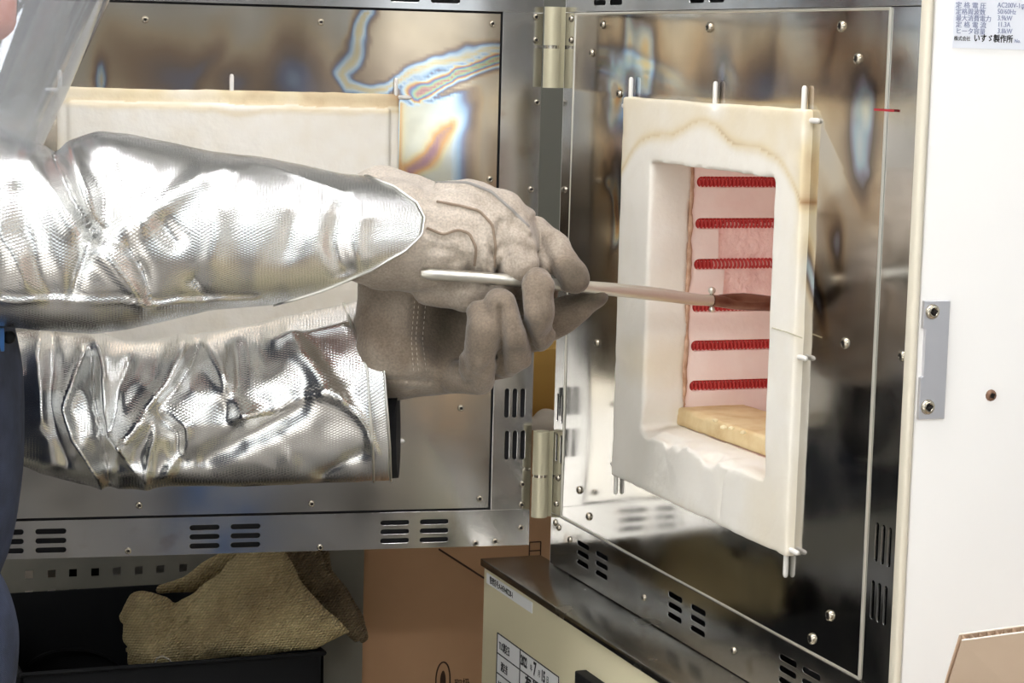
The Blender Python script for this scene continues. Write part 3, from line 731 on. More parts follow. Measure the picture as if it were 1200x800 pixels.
tn('株式会社', 1117, 47, .0043, .95, 'ink'); tn('いすゞ製作所', 1140, 48, .0071, .92, 'ink', .00012); tn('No.', 1188, 50, .0045, .9, 'ink_blue')
for r in range(7): tn('製 造 番 号' if r == 0 else ('型 式' if r == 1 else '電 気 炉' if r == 2 else ''), 1119, -2-r*7.6, .0056)
a, b = ons(1078, 353), ons(1103, 489)
pw, ph_ = .0245, a[2]-b[2]
lat = sheet('latch_plate', [[(0, 0), (pw, 0), (pw, ph_), (0, ph_), (0, ph_*.78), (.0026, ph_*.77), (.0026, ph_*.36), (0, ph_*.35)]], .003,
            (np.array([b[0]-pw+.0005, SY-.0015, b[2]]), np.array([1.0, 0, 0]), UZ, YM), simple('brushed_latch_steel', (212, 212, 216), .42, .9), fur, .0006)
for (x, y) in ((1090, 364.5), (1084.5, 476)): screw(ons(x, y)+YM*.0028, YM, lat, SCREW_BIG, .82)
screw(ons(1161, 463), YM, fur, SCREW_RUST, .85)

# ------------------------------------------------------------------ door (part of the furnace), its pieces are sub-parts
door = thing('door', DB+DD*.32+UZ*.95, None, None); door.parent = fur; door.location = WPOS[door]-WPOS[fur]
DF = lambda off=0.0: (DB+DN*off, DD, UZ, DN)                                # local (s, Z, towards the camera)
S0, S1, SP1 = -.0525, .705, .655
box('door_shell', (S0+.001, .950, -.075), (S1, 1.698, -.006), M['paint'], door, .003, DF())
box('door_liner', (S0+.004, .953, -.0055), (S1-.003, 1.695, -.0040), M['dark'], door, 0, DF())
dsl = []
for sc_ in (.092, .323, .552):
    for ds in (-.0245, .0245): dsl += hslots(sc_+ds, .9705)
fs = sheet('frame_strip', [rect(S0, .9495, S1, .9945)] + dsl, .0016, DF(0), M['steel'], door, .0003)
def dscr(x, y, par, sc=1.0): s, z = on_d(x, y); screw(DB+DD*s+UZ*z+DN*.0008, DN, par, sc=sc)
for p in ((150, 645), (375, 641), (557, 636), (580, 634)): dscr(*p, fs)
dtl = []
for sc_ in (.092, .323, .552):
    for ds in (-.0245, .0245): dtl += hslots(sc_+ds, 1.6235)
fs = sheet('frame_strip', [rect(S0, 1.6015, S1, 1.698)] + dtl, .0016, DF(0), M['steel_d'], door, .0003)
dvl = []
for y in (472, 521):
    s, z = on_d(603, y); dvl += vslots(s, z, h=.0365, pitch=.0100)
fs = sheet('frame_strip', [rect(S0, .9951, -.0034, 1.6009)] + dvl, .0016, DF(0), M['steel'], door, .0003)
for p in ((628, 20), (628, 47), (574, 210), (622, 222), (612, 567), (611, 591), (610, 618), (629, 120)): dscr(*p, fs)
fs = sheet('frame_strip', [rect(SP1+.0016, 1.0-g-.002+.0006, S1, 1.6+g-.0026)], .0016, DF(0), M['steel'], door, .0003)
DK0, DK1, DZ0, DZ1 = .121, .520, 1.078, 1.501
def tint_door(V):
    q = V-DB; s = q@DD; z = V[:, 2]; A = np.stack([s, z, 0*s], 1)
    n = fbm(A*np.array([1, .6, 1]), 8, 3, 33); n2 = fbm(A, 24, 3, 39)
    d = np.maximum(np.maximum(DK0-s, s-DK1), np.maximum(DZ0-z, z-DZ1)); d = np.maximum(d, 0)
    f = .12*np.exp(-d/.06)
    ss, zz = s+.014*n+.006*n2, z+.012*n+.006*n2
    def L(px, sg, amp, ang=0): a_, b_ = on_d(*px); return amp*gauss(ss, zz, (a_, b_), sg, ang)
    # brown veil above the block
    f = f + L((200, 85), (.05, .05), .27, .3) + L((345, 90), (.05, .045), .32, .35) + L((340, 30), (.04, .04), .1) + L((275, 95), (.02, .03), .2) + L((122, 98), (.009, .025), .45)
    f = f + L((140, 55), (.03, .04), .14) + L((245, 60), (.015, .05), .14, .4)
    # pale loop climbing from the block edge and enclosing a straw patch
    S2 = np.stack([ss, zz, 0*ss], 1)
    def PL(*px): return [np.array([*on_d(*q), 0]) for q in px]
    dl = polyd(S2, PL((427, 12), (408, 55), (396, 84), (402, 96), (420, 101), (446, 98), (462, 88), (482, 71), (500, 62), (530, 57), (600, 52)))
    f = np.where((ss < on_d(412, 50)[0]) & (ss > -.02), f+.11, f)
    f = np.maximum(f, .60*np.exp(-(dl/.0125)**2))
    d2 = polyd(S2, PL((478, 100), (500, 88), (526, 78), (600, 70))); f = np.maximum(f, .92*np.exp(-(d2/.015)**2))
    # rainbow beside the upper right corner of the block
    r = np.maximum(DK0-s, 0); v = np.clip((z-1.33)/.05, 0, 1)*np.clip((1.506+.15*r-zz)/.012, 0, 1)
    dg = polyd(S2, PL((476, 196), (500, 172), (530, 146), (580, 120)))
    band = np.where(s < DK0+.002, (.55+.13*np.exp(-(r/.0035))+.15*np.exp(-(dg/.011)**2)+.03*n)*v*np.clip((.115-r)/.05, 0, 1), 0)
    f = np.maximum(f, band)
    f = f*np.clip((z-1.10)/.12, 0.0, 1)+.02
    return np.clip(f+.04*n, 0, 1)
def warp_door(U, Z):
    Q = np.stack([U, Z, 0*U], -1); return .0009*fbm(Q, 4.0, 2, 55)
dp = tinted_plate('door_panel', 0.0, SP1, .9975, 1.5985, (DB+DN*.0005, DD, UZ, -DN*-1.0), tint_door, M['steel_d'], door, nu=160, nz=150, hole=(.16, .48, 1.12, 1.46), warp=warp_door, thick=-.004)
for p in ((577, 28), (376, 26), (170, 23), (365, 590), (163, 592), (562, 584), (540, 478)): dscr(*p, dp)
def loc_d(P): q = P-DB; return np.stack([q@DD, P[:, 2], q@DN], 1)
def f_dblk(P):
    Q = loc_d(P); n = vnoise(Q, 80, 15)*.0005+vnoise(Q, 20, 16)*.0006
    a = sdbox(Q, (DK0, DZ0, -.004), (DK1, DZ1, .008), .002)
    b = sdbox(Q, (DK0+.012, DZ0+.016, 0), (DK1-.012, DZ1-.016, .017), .003)
    return np.minimum(a, b)+n
def stain_d(V):
    Q = loc_d(V); s, z = Q[:, 0], Q[:, 1]; n = fbm(Q, 16, 3, 44); n2 = fbm(Q, 60, 2, 45)
    top = DZ1-z; f = np.where(top < .015+.003*n, .38+.25*n, 0) + np.exp(-((top-.019-.006*np.exp(-((s-.32)/.04)**2)-.005*n)/.004)**2)*.35
    side = np.minimum(s-DK0, DK1-s); f = f + np.exp(-np.maximum(side, 0)/.01)*(.2+.2*n)
    return np.clip(f+.05*n2+.03+.05*n, 0, 1)
bb = [DB+DD*a_+UZ*z_+DN*c_ for a_ in (DK0-.01, DK1+.01) for z_ in (DZ0-.01, DZ1+.01) for c_ in (-.01, .025)]
dblk = sdf_obj('insulation_block', f_dblk, np.min(bb, 0), np.max(bb, 0), .0036, M['fibre'], door, 1, {'stain': stain_d}, .4)
dblk['label'] = 'flat white ceramic fibre plug of the open door with a browned top edge'
for s in (.122+.004, .3206, .517): P = DB+DD*s+DN*.004; rod(dblk, P+UZ*DZ1, UZ, .019); rod(dblk, P+UZ*DZ0, -UZ, .019)
for z in (1.497, 1.083): rod(dblk, DB+DD*DK0+DN*.004+UZ*z, -DD, .014); rod(dblk, DB+DD*DK1+DN*.004+UZ*z, DD, .014)

# hinges
for (y0, yj, y1, xc) in ((8, 55, 103, 648), (505, 557, 605, 633)):
    P0_, PJ, P1_ = (on_x(xc if y0 < 100 else xc+{505: 1.5, 557: 0, 605: -1.5}.get(yy, 0), yy, -.011) for yy in (y0, yj, y1))
    hx, hy = P0_[0], P0_[1]
    hg = thing('hinge', (hx, hy, P1_[2]), None, None); hg.parent = fur; hg.location = WPOS[hg]-WPOS[fur]
    zt, zm, zl = P0_[2], PJ[2], P1_[2]
    tube('barrel', [(hx, hy, zt), (hx, hy, zm+.002)], .0098, M['hinge'], hg, 20)
    tube('barrel', [(hx, hy, zm-.002), (hx, hy, zl)], .0098, M['hinge'], hg, 20)
    tube('washer', [(hx, hy, zm+.002), (hx, hy, zm-.002)], .0085, M['screw'], hg, 20)
    box('leaf', (hx+.006, hy-.0015, zl), (hx+.024, hy+.0015, zt), M['hinge'], hg, .0008)
# ------------------------------------------------------------------ long tongs reaching into the chamber
def cpt(x, y, dep): return np.array(at(x, y, dep))
tg_piv = cpt(834, 352, 2.385); tg_e1 = cpt(493, 320.5, 2.236)
tongs = thing('tongs', tg_piv, 'long polished steel scissor tongs gripped by both gloves and reaching into the furnace mouth', 'tongs')
a1 = [tg_e1, cpt(548, 324, 2.246), cpt(604, 328.5, 2.256), cpt(660, 334, 2.285), cpt(720, 340.5, 2.315), cpt(775, 346.5, 2.35), cpt(812, 351, 2.374), tg_piv+CF*-.003, cpt(868, 356.5, 2.405), cpt(905, 358, 2.425), cpt(960, 362, 2.455)]
a2 = [cpt(500, 333, 2.31), cpt(560, 333, 2.31), cpt(640, 333.5, 2.318), cpt(700, 336.5, 2.326), cpt(760, 342, 2.352), cpt(800, 348, 2.372), tg_piv+CF*.004, cpt(870, 350, 2.405), cpt(910, 354, 2.43), cpt(965, 357, 2.46)]
def arm(pts, ra, rb, hot):
    q = [np.asarray(p) for p in pts]; out = []
    for i in range(len(q)-1):
        p0, p1, p2, p3 = q[max(i-1, 0)], q[i], q[i+1], q[min(i+2, len(q)-1)]
        for t in np.linspace(0, 1, 5)[:-1]:
            out.append(.5*((2*p1)+(-p0+p2)*t+(2*p0-5*p1+4*p2-p3)*t*t+(-p0+3*p1-3*p2+p3)*t**3))
    out.append(q[-1]); rr = list(np.linspace(ra, rb, len(out)))
    rr[0] *= .6; return out, rr
for pts in (a1, a2):
    o_, r_ = arm(pts, .0058, .0060, 0); k = int(len(o_)*.70)
    A = tube('tong_arm', o_[:k+1], r_[:k+1], M['rod_steel'], tongs, 14)
    tube('jaw', o_[k:], [x*1.05 for x in r_[k:]], M['tong_hot'], A, 14)
tube('rivet', [tg_piv+CU*.013+CF*-.002, tg_piv+CU*.0128, tg_piv-CU*.0105], [.0016, .0022, .0022], M['screw'], tongs, 10)
bm = bmesh.new()
for p, r in ((tg_piv+CU*.0105+CF*-.004, .0042), (tg_piv-CU*.0095+CF*-.004, .0034)):
    q = bmesh.ops.create_icosphere(bm, subdivisions=2, radius=r)
    for v in q['verts']: v.co += Vector(p)
bm_obj('rivet_head', bm, M['rod_steel'], tongs, smooth=True, sharp=3)

# firebrick on the hearth
bt = [on_z(793, 477, HZ0+.020), on_z(836, 474.5, HZ0+.020), on_z(893, 511, HZ0+.020)]
def f_slab(P):
    o = bt[0]; ex = (bt[2]-bt[0]).copy(); ex[2] = 0; L = np.linalg.norm(ex)+.05; ex /= np.linalg.norm(ex); ey = np.cross(UZ, ex)
    Q = np.stack([(P-o)@ex, (P-o)@ey, P[:, 2]-HZ0], 1)
    d = sdbox(Q, (0, 0, .0005), (L, .085, .0205), .002)
    chip = ell(Q, (.05, .0, .0215), (.03, .006, .004))
    return np.maximum(d, -chip)+vnoise(P, 90, 51)*.0004
lo = np.min([b for b in bt], 0); sl = sdf_obj('firebrick', f_slab, (-.03, -.52, HZ0-.004), (.24, -.2, HZ0+.028), .0025, M['slab'], None, 0)
tag(sl, 'tan rectangular firebrick lying on the white hearth inside the furnace mouth', 'brick')
random.seed(3)
for k, (x, y) in enumerate(((838, 493), (848, 501), (857, 502), (871, 507))):
    P = on_z(x, y, HZ0+.0215); bm = bmesh.new(); q = bmesh.ops.create_icosphere(bm, subdivisions=1, radius=.0028)
    for v in q['verts']: v.co = Vector(P)+Vector((v.co.x*1.4*random.uniform(.7, 1.2), v.co.y*random.uniform(.7, 1.3), v.co.z*.8+.0006))
    tag(bm_obj('ceramic_crumb', bm, M['crumb'], None), ['leftmost', 'second from left', 'third from left', 'rightmost'][k] + ' pale ceramic crumb on top of the tan firebrick', 'crumb', 'crumbs on the firebrick')

# ------------------------------------------------------------------ the person at the left, arms stretched towards the mouth
per = thing('person', (-.86, -.22, 0), 'person in aluminised sleeves, suede gloves and clear face shield, both hands gripping long steel tongs', 'person')
hipc = np.array([-.862, -.235, .98]); che = np.array([-.90, -.235, 1.27]); nk = np.array([-.845, -.22, 1.475]); hd = np.array([-.757, -.205, 1.680])
shR, shL = np.array([-.90, -.42, 1.41]), np.array([-.90, -.04, 1.41])
elR, elL = cpt(-60, 268, 2.10), cpt(10, 470, 2.36)
haR, haL = cpt(520, 285, 2.285), cpt(510, 405, 2.36)
footR, footL = np.array([-.85, -.34, .05]), np.array([-.88, -.10, .05])
kneeR, kneeL = np.array([-.835, -.335, .50]), np.array([-.86, -.115, .50])
hpR, hpL = np.array([-.865, -.325, .93]), np.array([-.865, -.145, .93])
FW = np.array([.985, -.05, -.16]); FW /= np.linalg.norm(FW); HL = np.cross(UZ, FW); HL /= np.linalg.norm(HL); HU = np.cross(FW, HL)
HA = (FW, HL, HU)
def f_body(P):
    tor = smin(ell(P, che+[0, 0, -.01], (.100, .155, .18)), ell(P, hipc, (.085, .125, .14)), .06)
    d = smin(tor, chain(P, [nk-[.01, 0, .10], nk+[.02, 0, .05]], [.055, .052]), .03)
    for sh, e, h in ((shR, elR, haR), (shL, elL, haL)): d = smin(d, chain(P, [sh, e, h], [.058, .042, .030]), .03)
    for a, k, f in ((hpR, kneeR, footR), (hpL, kneeL, footL)): d = smin(d, chain(P, [a, k, f], [.082, .056, .042]), .03)
    Q = np.stack([(P-hd)@a for a in HA], 1)
    h = smin(ell(Q, (-.005, 0, .035), (.098, .076, .092)), ell(Q, (.022, 0, -.045), (.068, .058, .072)), .04)
    h = smin(h, ell(Q, (.070, 0, -.098), (.026, .026, .022)), .03)                                  # chin
    h = smin(h, chain(Q, [np.array([.088, 0, .03]), np.array([.106, 0, -.012]), np.array([.098, 0, -.022])], [.010, .013, .014]), .012)
    for s in (-1, 1):
        h = smin(h, ell(Q, (.092, s*.017, -.020), (.010, .008, .008)), .008)
        h = np.maximum(h, -ell(Q, (.098, s*.031, .022), (.016, .016, .010)))
        h = smin(h, ell(Q, (.084, s*.031, .022), (.012, .012, .011)), .004)
        h = smin(h, ell(Q, (.088, s*.03, .044), (.012, .024, .007)), .012)
        h = smin(h, ell(Q, (-.008, s*.078, .005), (.020, .009, .032)), .006)
    h = smin(h, ell(Q, (.088, 0, -.050), (.010, .024, .006)), .006); h = smin(h, ell(Q, (.086, 0, -.064), (.010, .020, .006)), .006)
    h = np.maximum(h, -ell(Q, (.098, 0, -.057), (.008, .022, .0022)))
    return smin(d, h, .025)
sdf_obj('body', f_body, (-1.05, -.52, .0), (-.16, .10, 1.80), .0105, M['skin'], per, 1)
for s in (-1, 1):
    bm = bmesh.new(); P = hd + FW*.0905 + HL*s*.031 + HU*.022
    q = bmesh.ops.create_uvsphere(bm, u_segments=14, v_segments=10, radius=.0085)
    for v in q['verts']: v.co += Vector(P)
    bm_obj('eye', bm, M['eye'], per, smooth=True, sharp=3)
def f_hair(P):
    Q = np.stack([(P-hd)@a for a in HA], 1)
    h = ell(Q, (-.012, 0, .040), (.106, .084, .098)); cut = ell(Q, (.10, 0, -.03), (.085, .10, .105)); low = Q[:, 2]+.03
    return np.maximum(np.maximum(h, -cut), -low)+.002*vnoise(P, 90, 61)
sdf_obj('hair', f_hair, hd-.14, hd+.16, .008, M['hair'], per, 1)

# navy work jacket (trunk and upper arms) and trousers
def f_jacket(P):
    t = smin(ell(P, che+[.02, 0, .0], (.145, .195, .25)), ell(P, hipc+[.037, 0, .19], (.152, .19, .24)), .08)
    for sh, e in ((shR, elR), (shL, elL)): t = smin(t, chain(P, [sh, sh+(e-sh)*.75], [.082, .066]), .05)
    t = smin(t, chain(P, [nk-[.01, 0, .08], nk+[0, 0, .01]], [.085, .074]), .04)
    t = np.maximum(t, (P[:, 2]-1.482)); t = np.maximum(t, 1.022+.012*np.sin(P[:, 1]*20)-P[:, 2])
    return t+.006*fbm(P*np.array([1, 1, .5]), 12, 2, 71)
def uvz(V): return np.stack([V[:, 0]+V[:, 1], V[:, 2]], 1)
def sdf_uv(name, f, lo, hi, h, mat, parent, it=1, **kw):
    o = sdf_obj(name, f, lo, hi, h, mat, parent, it, **kw); me = o.data
    V = np.empty(len(me.vertices)*3, np.float32); me.vertices.foreach_get('co', V); V = V.reshape(-1, 3)
    ul = me.uv_layers.new(name='UVMap'); li = np.empty(len(me.loops), np.int32); me.loops.foreach_get('vertex_index', li)
    ul.data.foreach_set('uv', uvz(V)[li].astype(np.float32).ravel()); return o
jk = sdf_uv('work_jacket', f_jacket, (-1.12, -.55, .98), (-.55, .12, 1.52), .010, M['denim'], per)
def f_trous(P):
    d = ell(P, hipc+[.008, 0, .01], (.138, .172, .17))
    for a, k, f in ((hpR, kneeR, footR), (hpL, kneeL, footL)):
        d = smin(d, chain(P, [a+[-.005, 0, -.02], k+[0, 0, 0], f], [.112, .080, .066]), .03)
        d = smin(d, chain(P, [a+[.056, 0, .06], k+[.022, 0, 0], f+[0, 0, .02]], [.110, .082, .072]), .03)
    d = np.maximum(d, P[:, 2]-1.07); d = np.maximum(d, .05-P[:, 2])
    return d+.007*fbm(P*np.array([1, 1, .7]), 11, 2, 73)
sdf_uv('trousers', f_trous, (-1.06, -.48, .03), (-.66, .04, 1.10), .011, M['denim'], per)
for f in (footR, footL):
    def f_boot(P, f=f): return np.maximum(smin(chain(P, [f+[0, 0, .06], f], [.058, .056]), ell(P, f+[.07, 0, -.012], (.135, .05, .05)), .03), .002-P[:, 2])
    sdf_obj('boot', f_boot, f-[.1, .09, .06], f+[.24, .09, .14], .010, M['boot'], per, 1)
# pen clip, button and dark badge strap at the waist
P = cpt(10, 395, 2.10); bt_ = tube('jacket_button', [P+CF*.004, P, P-CF*.002], [.0062, .0062, .0045], M['black_plastic'], jk if False else per, 14)
P = cpt(1, 394, 2.095); box('badge_strap', P-[.003, .003, .014], P+[.003, .003, .008], M['blue_box'], per, .001)

# ---- aluminised sleeves: tubes lofted along the arm, creased by folds
def smooth_interp(x, xs, ys):
    y = np.interp(x, xs, ys); return y
def seg_d(px, py, pts):
    d = np.full(px.shape, 1e9)
    for (x0, y0), (x1, y1) in zip(pts, pts[1:]):
        dx, dy = x1-x0, y1-y0; L = dx*dx+dy*dy; t = np.clip(((px-x0)*dx+(py-y0)*dy)/L, 0, 1)
        d = np.minimum(d, np.hypot(px-x0-t*dx, py-y0-t*dy))
    return d
def smooth1(a, n):
    k = np.ones(n)/n; p = np.pad(a, n//2, mode='edge'); return np.convolve(p, k, mode='valid')[:len(a)]
def sleeve(name, xs_top, ys_top, xs_bot, ys_bot, x0, xe_fn, dep_fn, wd, folds, seed, label, nu=190, nt=150, namp=.006, inner=.004):
    xg = np.arange(x0-10, 520, 1.0)
    top = smooth1(np.interp(xg, xs_top, ys_top), 15); bot = smooth1(np.interp(xg, xs_bot, ys_bot), 15)
    us = np.linspace(0, 1, nu); th = np.linspace(0, 2*np.pi, nt, endpoint=False)
    U, T = np.meshgrid(us, th, indexing='ij')
    ct, stn = np.cos(T), np.sin(T)                   # ct=1 top; sin>0 near side
    XE = xe_fn(ct, stn); PX = x0+(XE-x0)*U
    tp = np.interp(PX, xg, top); bt2 = np.interp(PX, xg, bot); cy, hy = (tp+bt2)/2, (bt2-tp)/2
    sq = np.sign(ct)*np.abs(ct)**.9
    PY = cy-hy*sq; DEP = dep_fn(PX)-wd(PX)*np.sign(stn)*np.abs(stn)**.92
    near = np.clip(stn*3, -1, 1)
    # folds
    disp = np.zeros_like(PX); mir = np.where(stn >= 0, 1.0, .6)
    Pn = np.stack([PX/1200, PY/1200*1.0, DEP*0+np.sign(stn)*.3], -1)
    wx = 9*fbm(Pn, 26, 2, seed+40); wy = 9*fbm(Pn, 26, 2, seed+44)
    for pts, w, amp, kind in folds:
        d = seg_d(PX+wx*.5, PY+wy*.5, pts)
        if kind == 'c': disp += amp*np.exp(-d/w)
        else: disp += amp*np.exp(-(d/w)**2)
    rid = 1-np.abs(vnoise(Pn*np.array([1, .8, 1]), 13, seed)); rid2 = 1-np.abs(vnoise(Pn*np.array([1.0, 1.0, 1]), 30, seed+1))
    disp += namp*(rid**2-.5)+namp*.4*(rid2**2-.5)+namp*.25*vnoise(Pn, 60, seed+2)
    fade = np.clip((1-U)/.06, .25, 1)
    edge = np.clip(np.abs(stn)/.35, 0.12, 1)          # keep the outline
    Dm = disp*fade*edge*mir
    DEP2 = DEP-Dm*np.sign(stn)*np.clip(np.abs(stn)*2, 0, 1)
    PYY = PY-(disp*fade*mir*.35)*ct*F_PX/2.2*(1-edge*.5)
    P = CAM + (CR*((PX-600)/F_PX)[..., None] + CU*(-(PYY-400)/F_PX)[..., None] + CF)*DEP2[..., None]
    V = P.reshape(-1, 3); ids = np.arange(nu*nt).reshape(nu, nt); Fc = []
    for i in range(nu-1):
        for j in range(nt): k = (j+1) % nt; Fc.append((ids[i, j], ids[i, k], ids[i+1, k], ids[i+1, j]))
    uv = np.stack([(PX*2.2/F_PX).ravel(), (T*.095).ravel()], 1)
    # turned-in cuff
    e0 = len(V); c = P[-1].mean(0); inn = [P[-1]+(c-P[-1])*.045, P[-9]+(c-P[-1])*.09, P[-26]+(c-P[-1])*.10]
    V = np.concatenate([V]+inn); uv = np.concatenate([uv]+[uv[ids[-1]]]*3)
    prev = ids[-1]
    for m in range(3):
        cur = np.arange(e0+m*nt, e0+(m+1)*nt)
        for j in range(nt): k = (j+1) % nt; Fc.append((prev[j], prev[k], cur[k], cur[j]))
        prev = cur
    o = mesh_obj(name, V, Fc, M['foil'], per, smooth=True, uv=uv); o['label'] = label
    return o, P, th
NT_X = [-170, -60, 0, 35, 66, 88, 115, 150, 200, 250, 300, 350, 400, 430, 460, 500]; NT_Y = [150, 146, 148, 164, 174, 161, 153, 157, 167, 178, 183, 192, 203, 206, 210, 219]
NB_X = [-170, -60, 0, 50, 110, 150, 200, 250, 300, 350, 400, 440, 500]; NB_Y = [382, 380, 382, 387, 391, 386, 375, 363, 359, 355, 348, 340, 330]
def xe_near(ct, s):
    front = np.interp(ct, [-1, -.85, -.6, -.3, 0, .3, .6, .85, 1], [322, 378, 436, 474, 494, 497, 488, 462, 428])
    back = np.interp(ct, [-1, 1], [322, 428])
    return np.where(s >= 0, front, back)
folds_near = [
 ([(66, 172), (76, 212), (106, 270)], 9, -.024, 'c'), ([(84, 176), (97, 215), (112, 262)], 10, .016, 'g'),
 ([(40, 190), (62, 230), (84, 262)], 16, .010, 'g'), ([(106, 272), (92, 310), (82, 345)], 9, -.012, 'c'), ([(112, 285), (140, 322), (172, 352)], 11, .010, 'g'),
 ([(148, 292), (166, 316), (178, 350)], 8, -.012, 'c'), ([(128, 195), (122, 235), (112, 268)], 16, -.010, 'g'), ([(165, 262), (205, 232), (262, 196)], 13, .008, 'g'),
 ([(190, 262), (206, 284)], 10, -.007, 'g'), ([(228, 330), (240, 348)], 6, -.008, 'c'), ([(300, 190), (345, 205), (400, 225)], 7, .005, 'c'),
 ([(352, 240), (338, 290)], 16, -.005, 'g'), ([(398, 245), (390, 285), (404, 320)], 12, -.007, 'g'), ([(418, 255), (410, 305)], 14, .004, 'g'),
 ([(240, 205), (255, 250), (250, 300)], 18, .005, 'g'), ([(20, 230), (44, 300), (60, 346)], 14, -.008, 'g'), ([(0, 260), (30, 330)], 9, .006, 'c'),
 ([(0, 352), (150, 354), (300, 352)], 3.5, .0035, 'g'), ([(0, 347), (150, 349), (300, 347)], 3, -.003, 'g')]
slN, PN, thN = sleeve('heat_sleeve', NT_X, NT_Y, NB_X, NB_Y, -170, xe_near, lambda x: np.interp(x, [-170, 0, 500], [2.02, 2.10, 2.265]), lambda x: np.interp(x, [-170, 0, 300, 500], [.085, .092, .085, .072]),
   folds_near, 5, 'near aluminised sleeve covering the raised arm', namp=.0022)
LT_X = [-120, 0, 20, 60, 120, 150, 200, 240, 300, 350, 420, 520]; LT_Y = [385, 385, 385, 388, 392, 400, 397, 390, 378, 367, 352, 345]
LB_X = [-120, 0, 20, 60, 100, 130, 160, 190, 240, 300, 380, 458, 520]; LB_Y = [520, 530, 541, 558, 567, 572, 573, 570, 570, 569, 566, 563, 560]
def xe_far(ct, s):
    front = np.interp(ct, [-1, -.6, -.2, .2, .6, 1], [458, 457, 454, 450, 436, 421]); back = np.interp(ct, [-1, 1], [458, 421])
    return np.where(s >= 0, front, back)
folds_far = [
 ([(98, 415), (74, 480), (84, 520), (117, 570)], 9, .020, 'c'), ([(107, 416), (116, 480), (127, 568)], 8, -.024, 'c'), ([(113, 405), (122, 460), (126, 510), (138, 522)], 8, .020, 'c'),
 ([(212, 402), (196, 450), (164, 492), (140, 520)], 11, .020, 'g'), ([(150, 425), (140, 470), (130, 505)], 9, -.012, 'c'), ([(228, 405), (208, 450), (178, 484)], 9, -.016, 'c'),
 ([(136, 520), (150, 545), (172, 568)], 8, .012, 'c'), ([(180, 484), (176, 530), (172, 566)], 8, .012, 'c'), ([(184, 486), (205, 510), (214, 540)], 11, -.014, 'g'), ([(188, 482), (215, 500), (216, 535), (196, 556)], 7, .010, 'c'),
 ([(240, 405), (268, 450), (285, 492)], 12, .012, 'g'), ([(270, 490), (320, 480), (372, 462), (400, 466)], 7, .012, 'c'), ([(240, 540), (290, 510), (350, 475)], 14, -.012, 'g'), ([(275, 405), (278, 450), (268, 485)], 11, -.010, 'g'),
 ([(400, 466), (430, 500), (440, 530)], 7, .009, 'c'), ([(340, 395), (365, 425), (385, 455)], 12, .008, 'g'), ([(300, 392), (312, 425)], 15, -.007, 'g'), ([(380, 560), (405, 540), (425, 532)], 7, -.010, 'c'),
 ([(45, 400), (40, 440), (48, 490)], 9, .010, 'c'), ([(60, 400), (58, 470), (78, 545)], 9, -.010, 'g'), ([(25, 540), (100, 555), (200, 558)], 8, .006, 'g'), ([(320, 400), (400, 380)], 8, .008, 'c')]
slL, PL, thL = sleeve('heat_sleeve', LT_X, LT_Y, LB_X, LB_Y, -90, xe_far, lambda x: np.interp(x, [-100, 0, 460], [2.38, 2.385, 2.375]), lambda x: np.interp(x, [-100, 0, 460], [.075, .085, .074]),
   folds_far, 17, 'far aluminised sleeve, badly crumpled, below the near one', namp=.0065)
# hems: a stitched band round each cuff
def hem(P, rows, label, sl):
    bm = bmesh.new(); ring = P[rows]; c = ring.mean(0); pts = [q+(q-c)/np.linalg.norm(q-c)*.0008 for q in ring]
    pts = pts+[pts[0], pts[1]]; add_tube(bm, pts, .0012, 6); o = bm_obj('hem', bm, M['foil_edge'], sl, smooth=True, sharp=3); return o
hem(PN, -1, '', slN); hem(PL, -1, '', slL); hem(PL, -8, '', slL)
# dark knitted lining showing inside the far cuff
tube('cuff_lining', [cpt(447, 505, 2.385), cpt(461, 508, 2.385), cpt(467, 508, 2.385)], [.045, .049, .047], M['black_knit'], slL, 24)

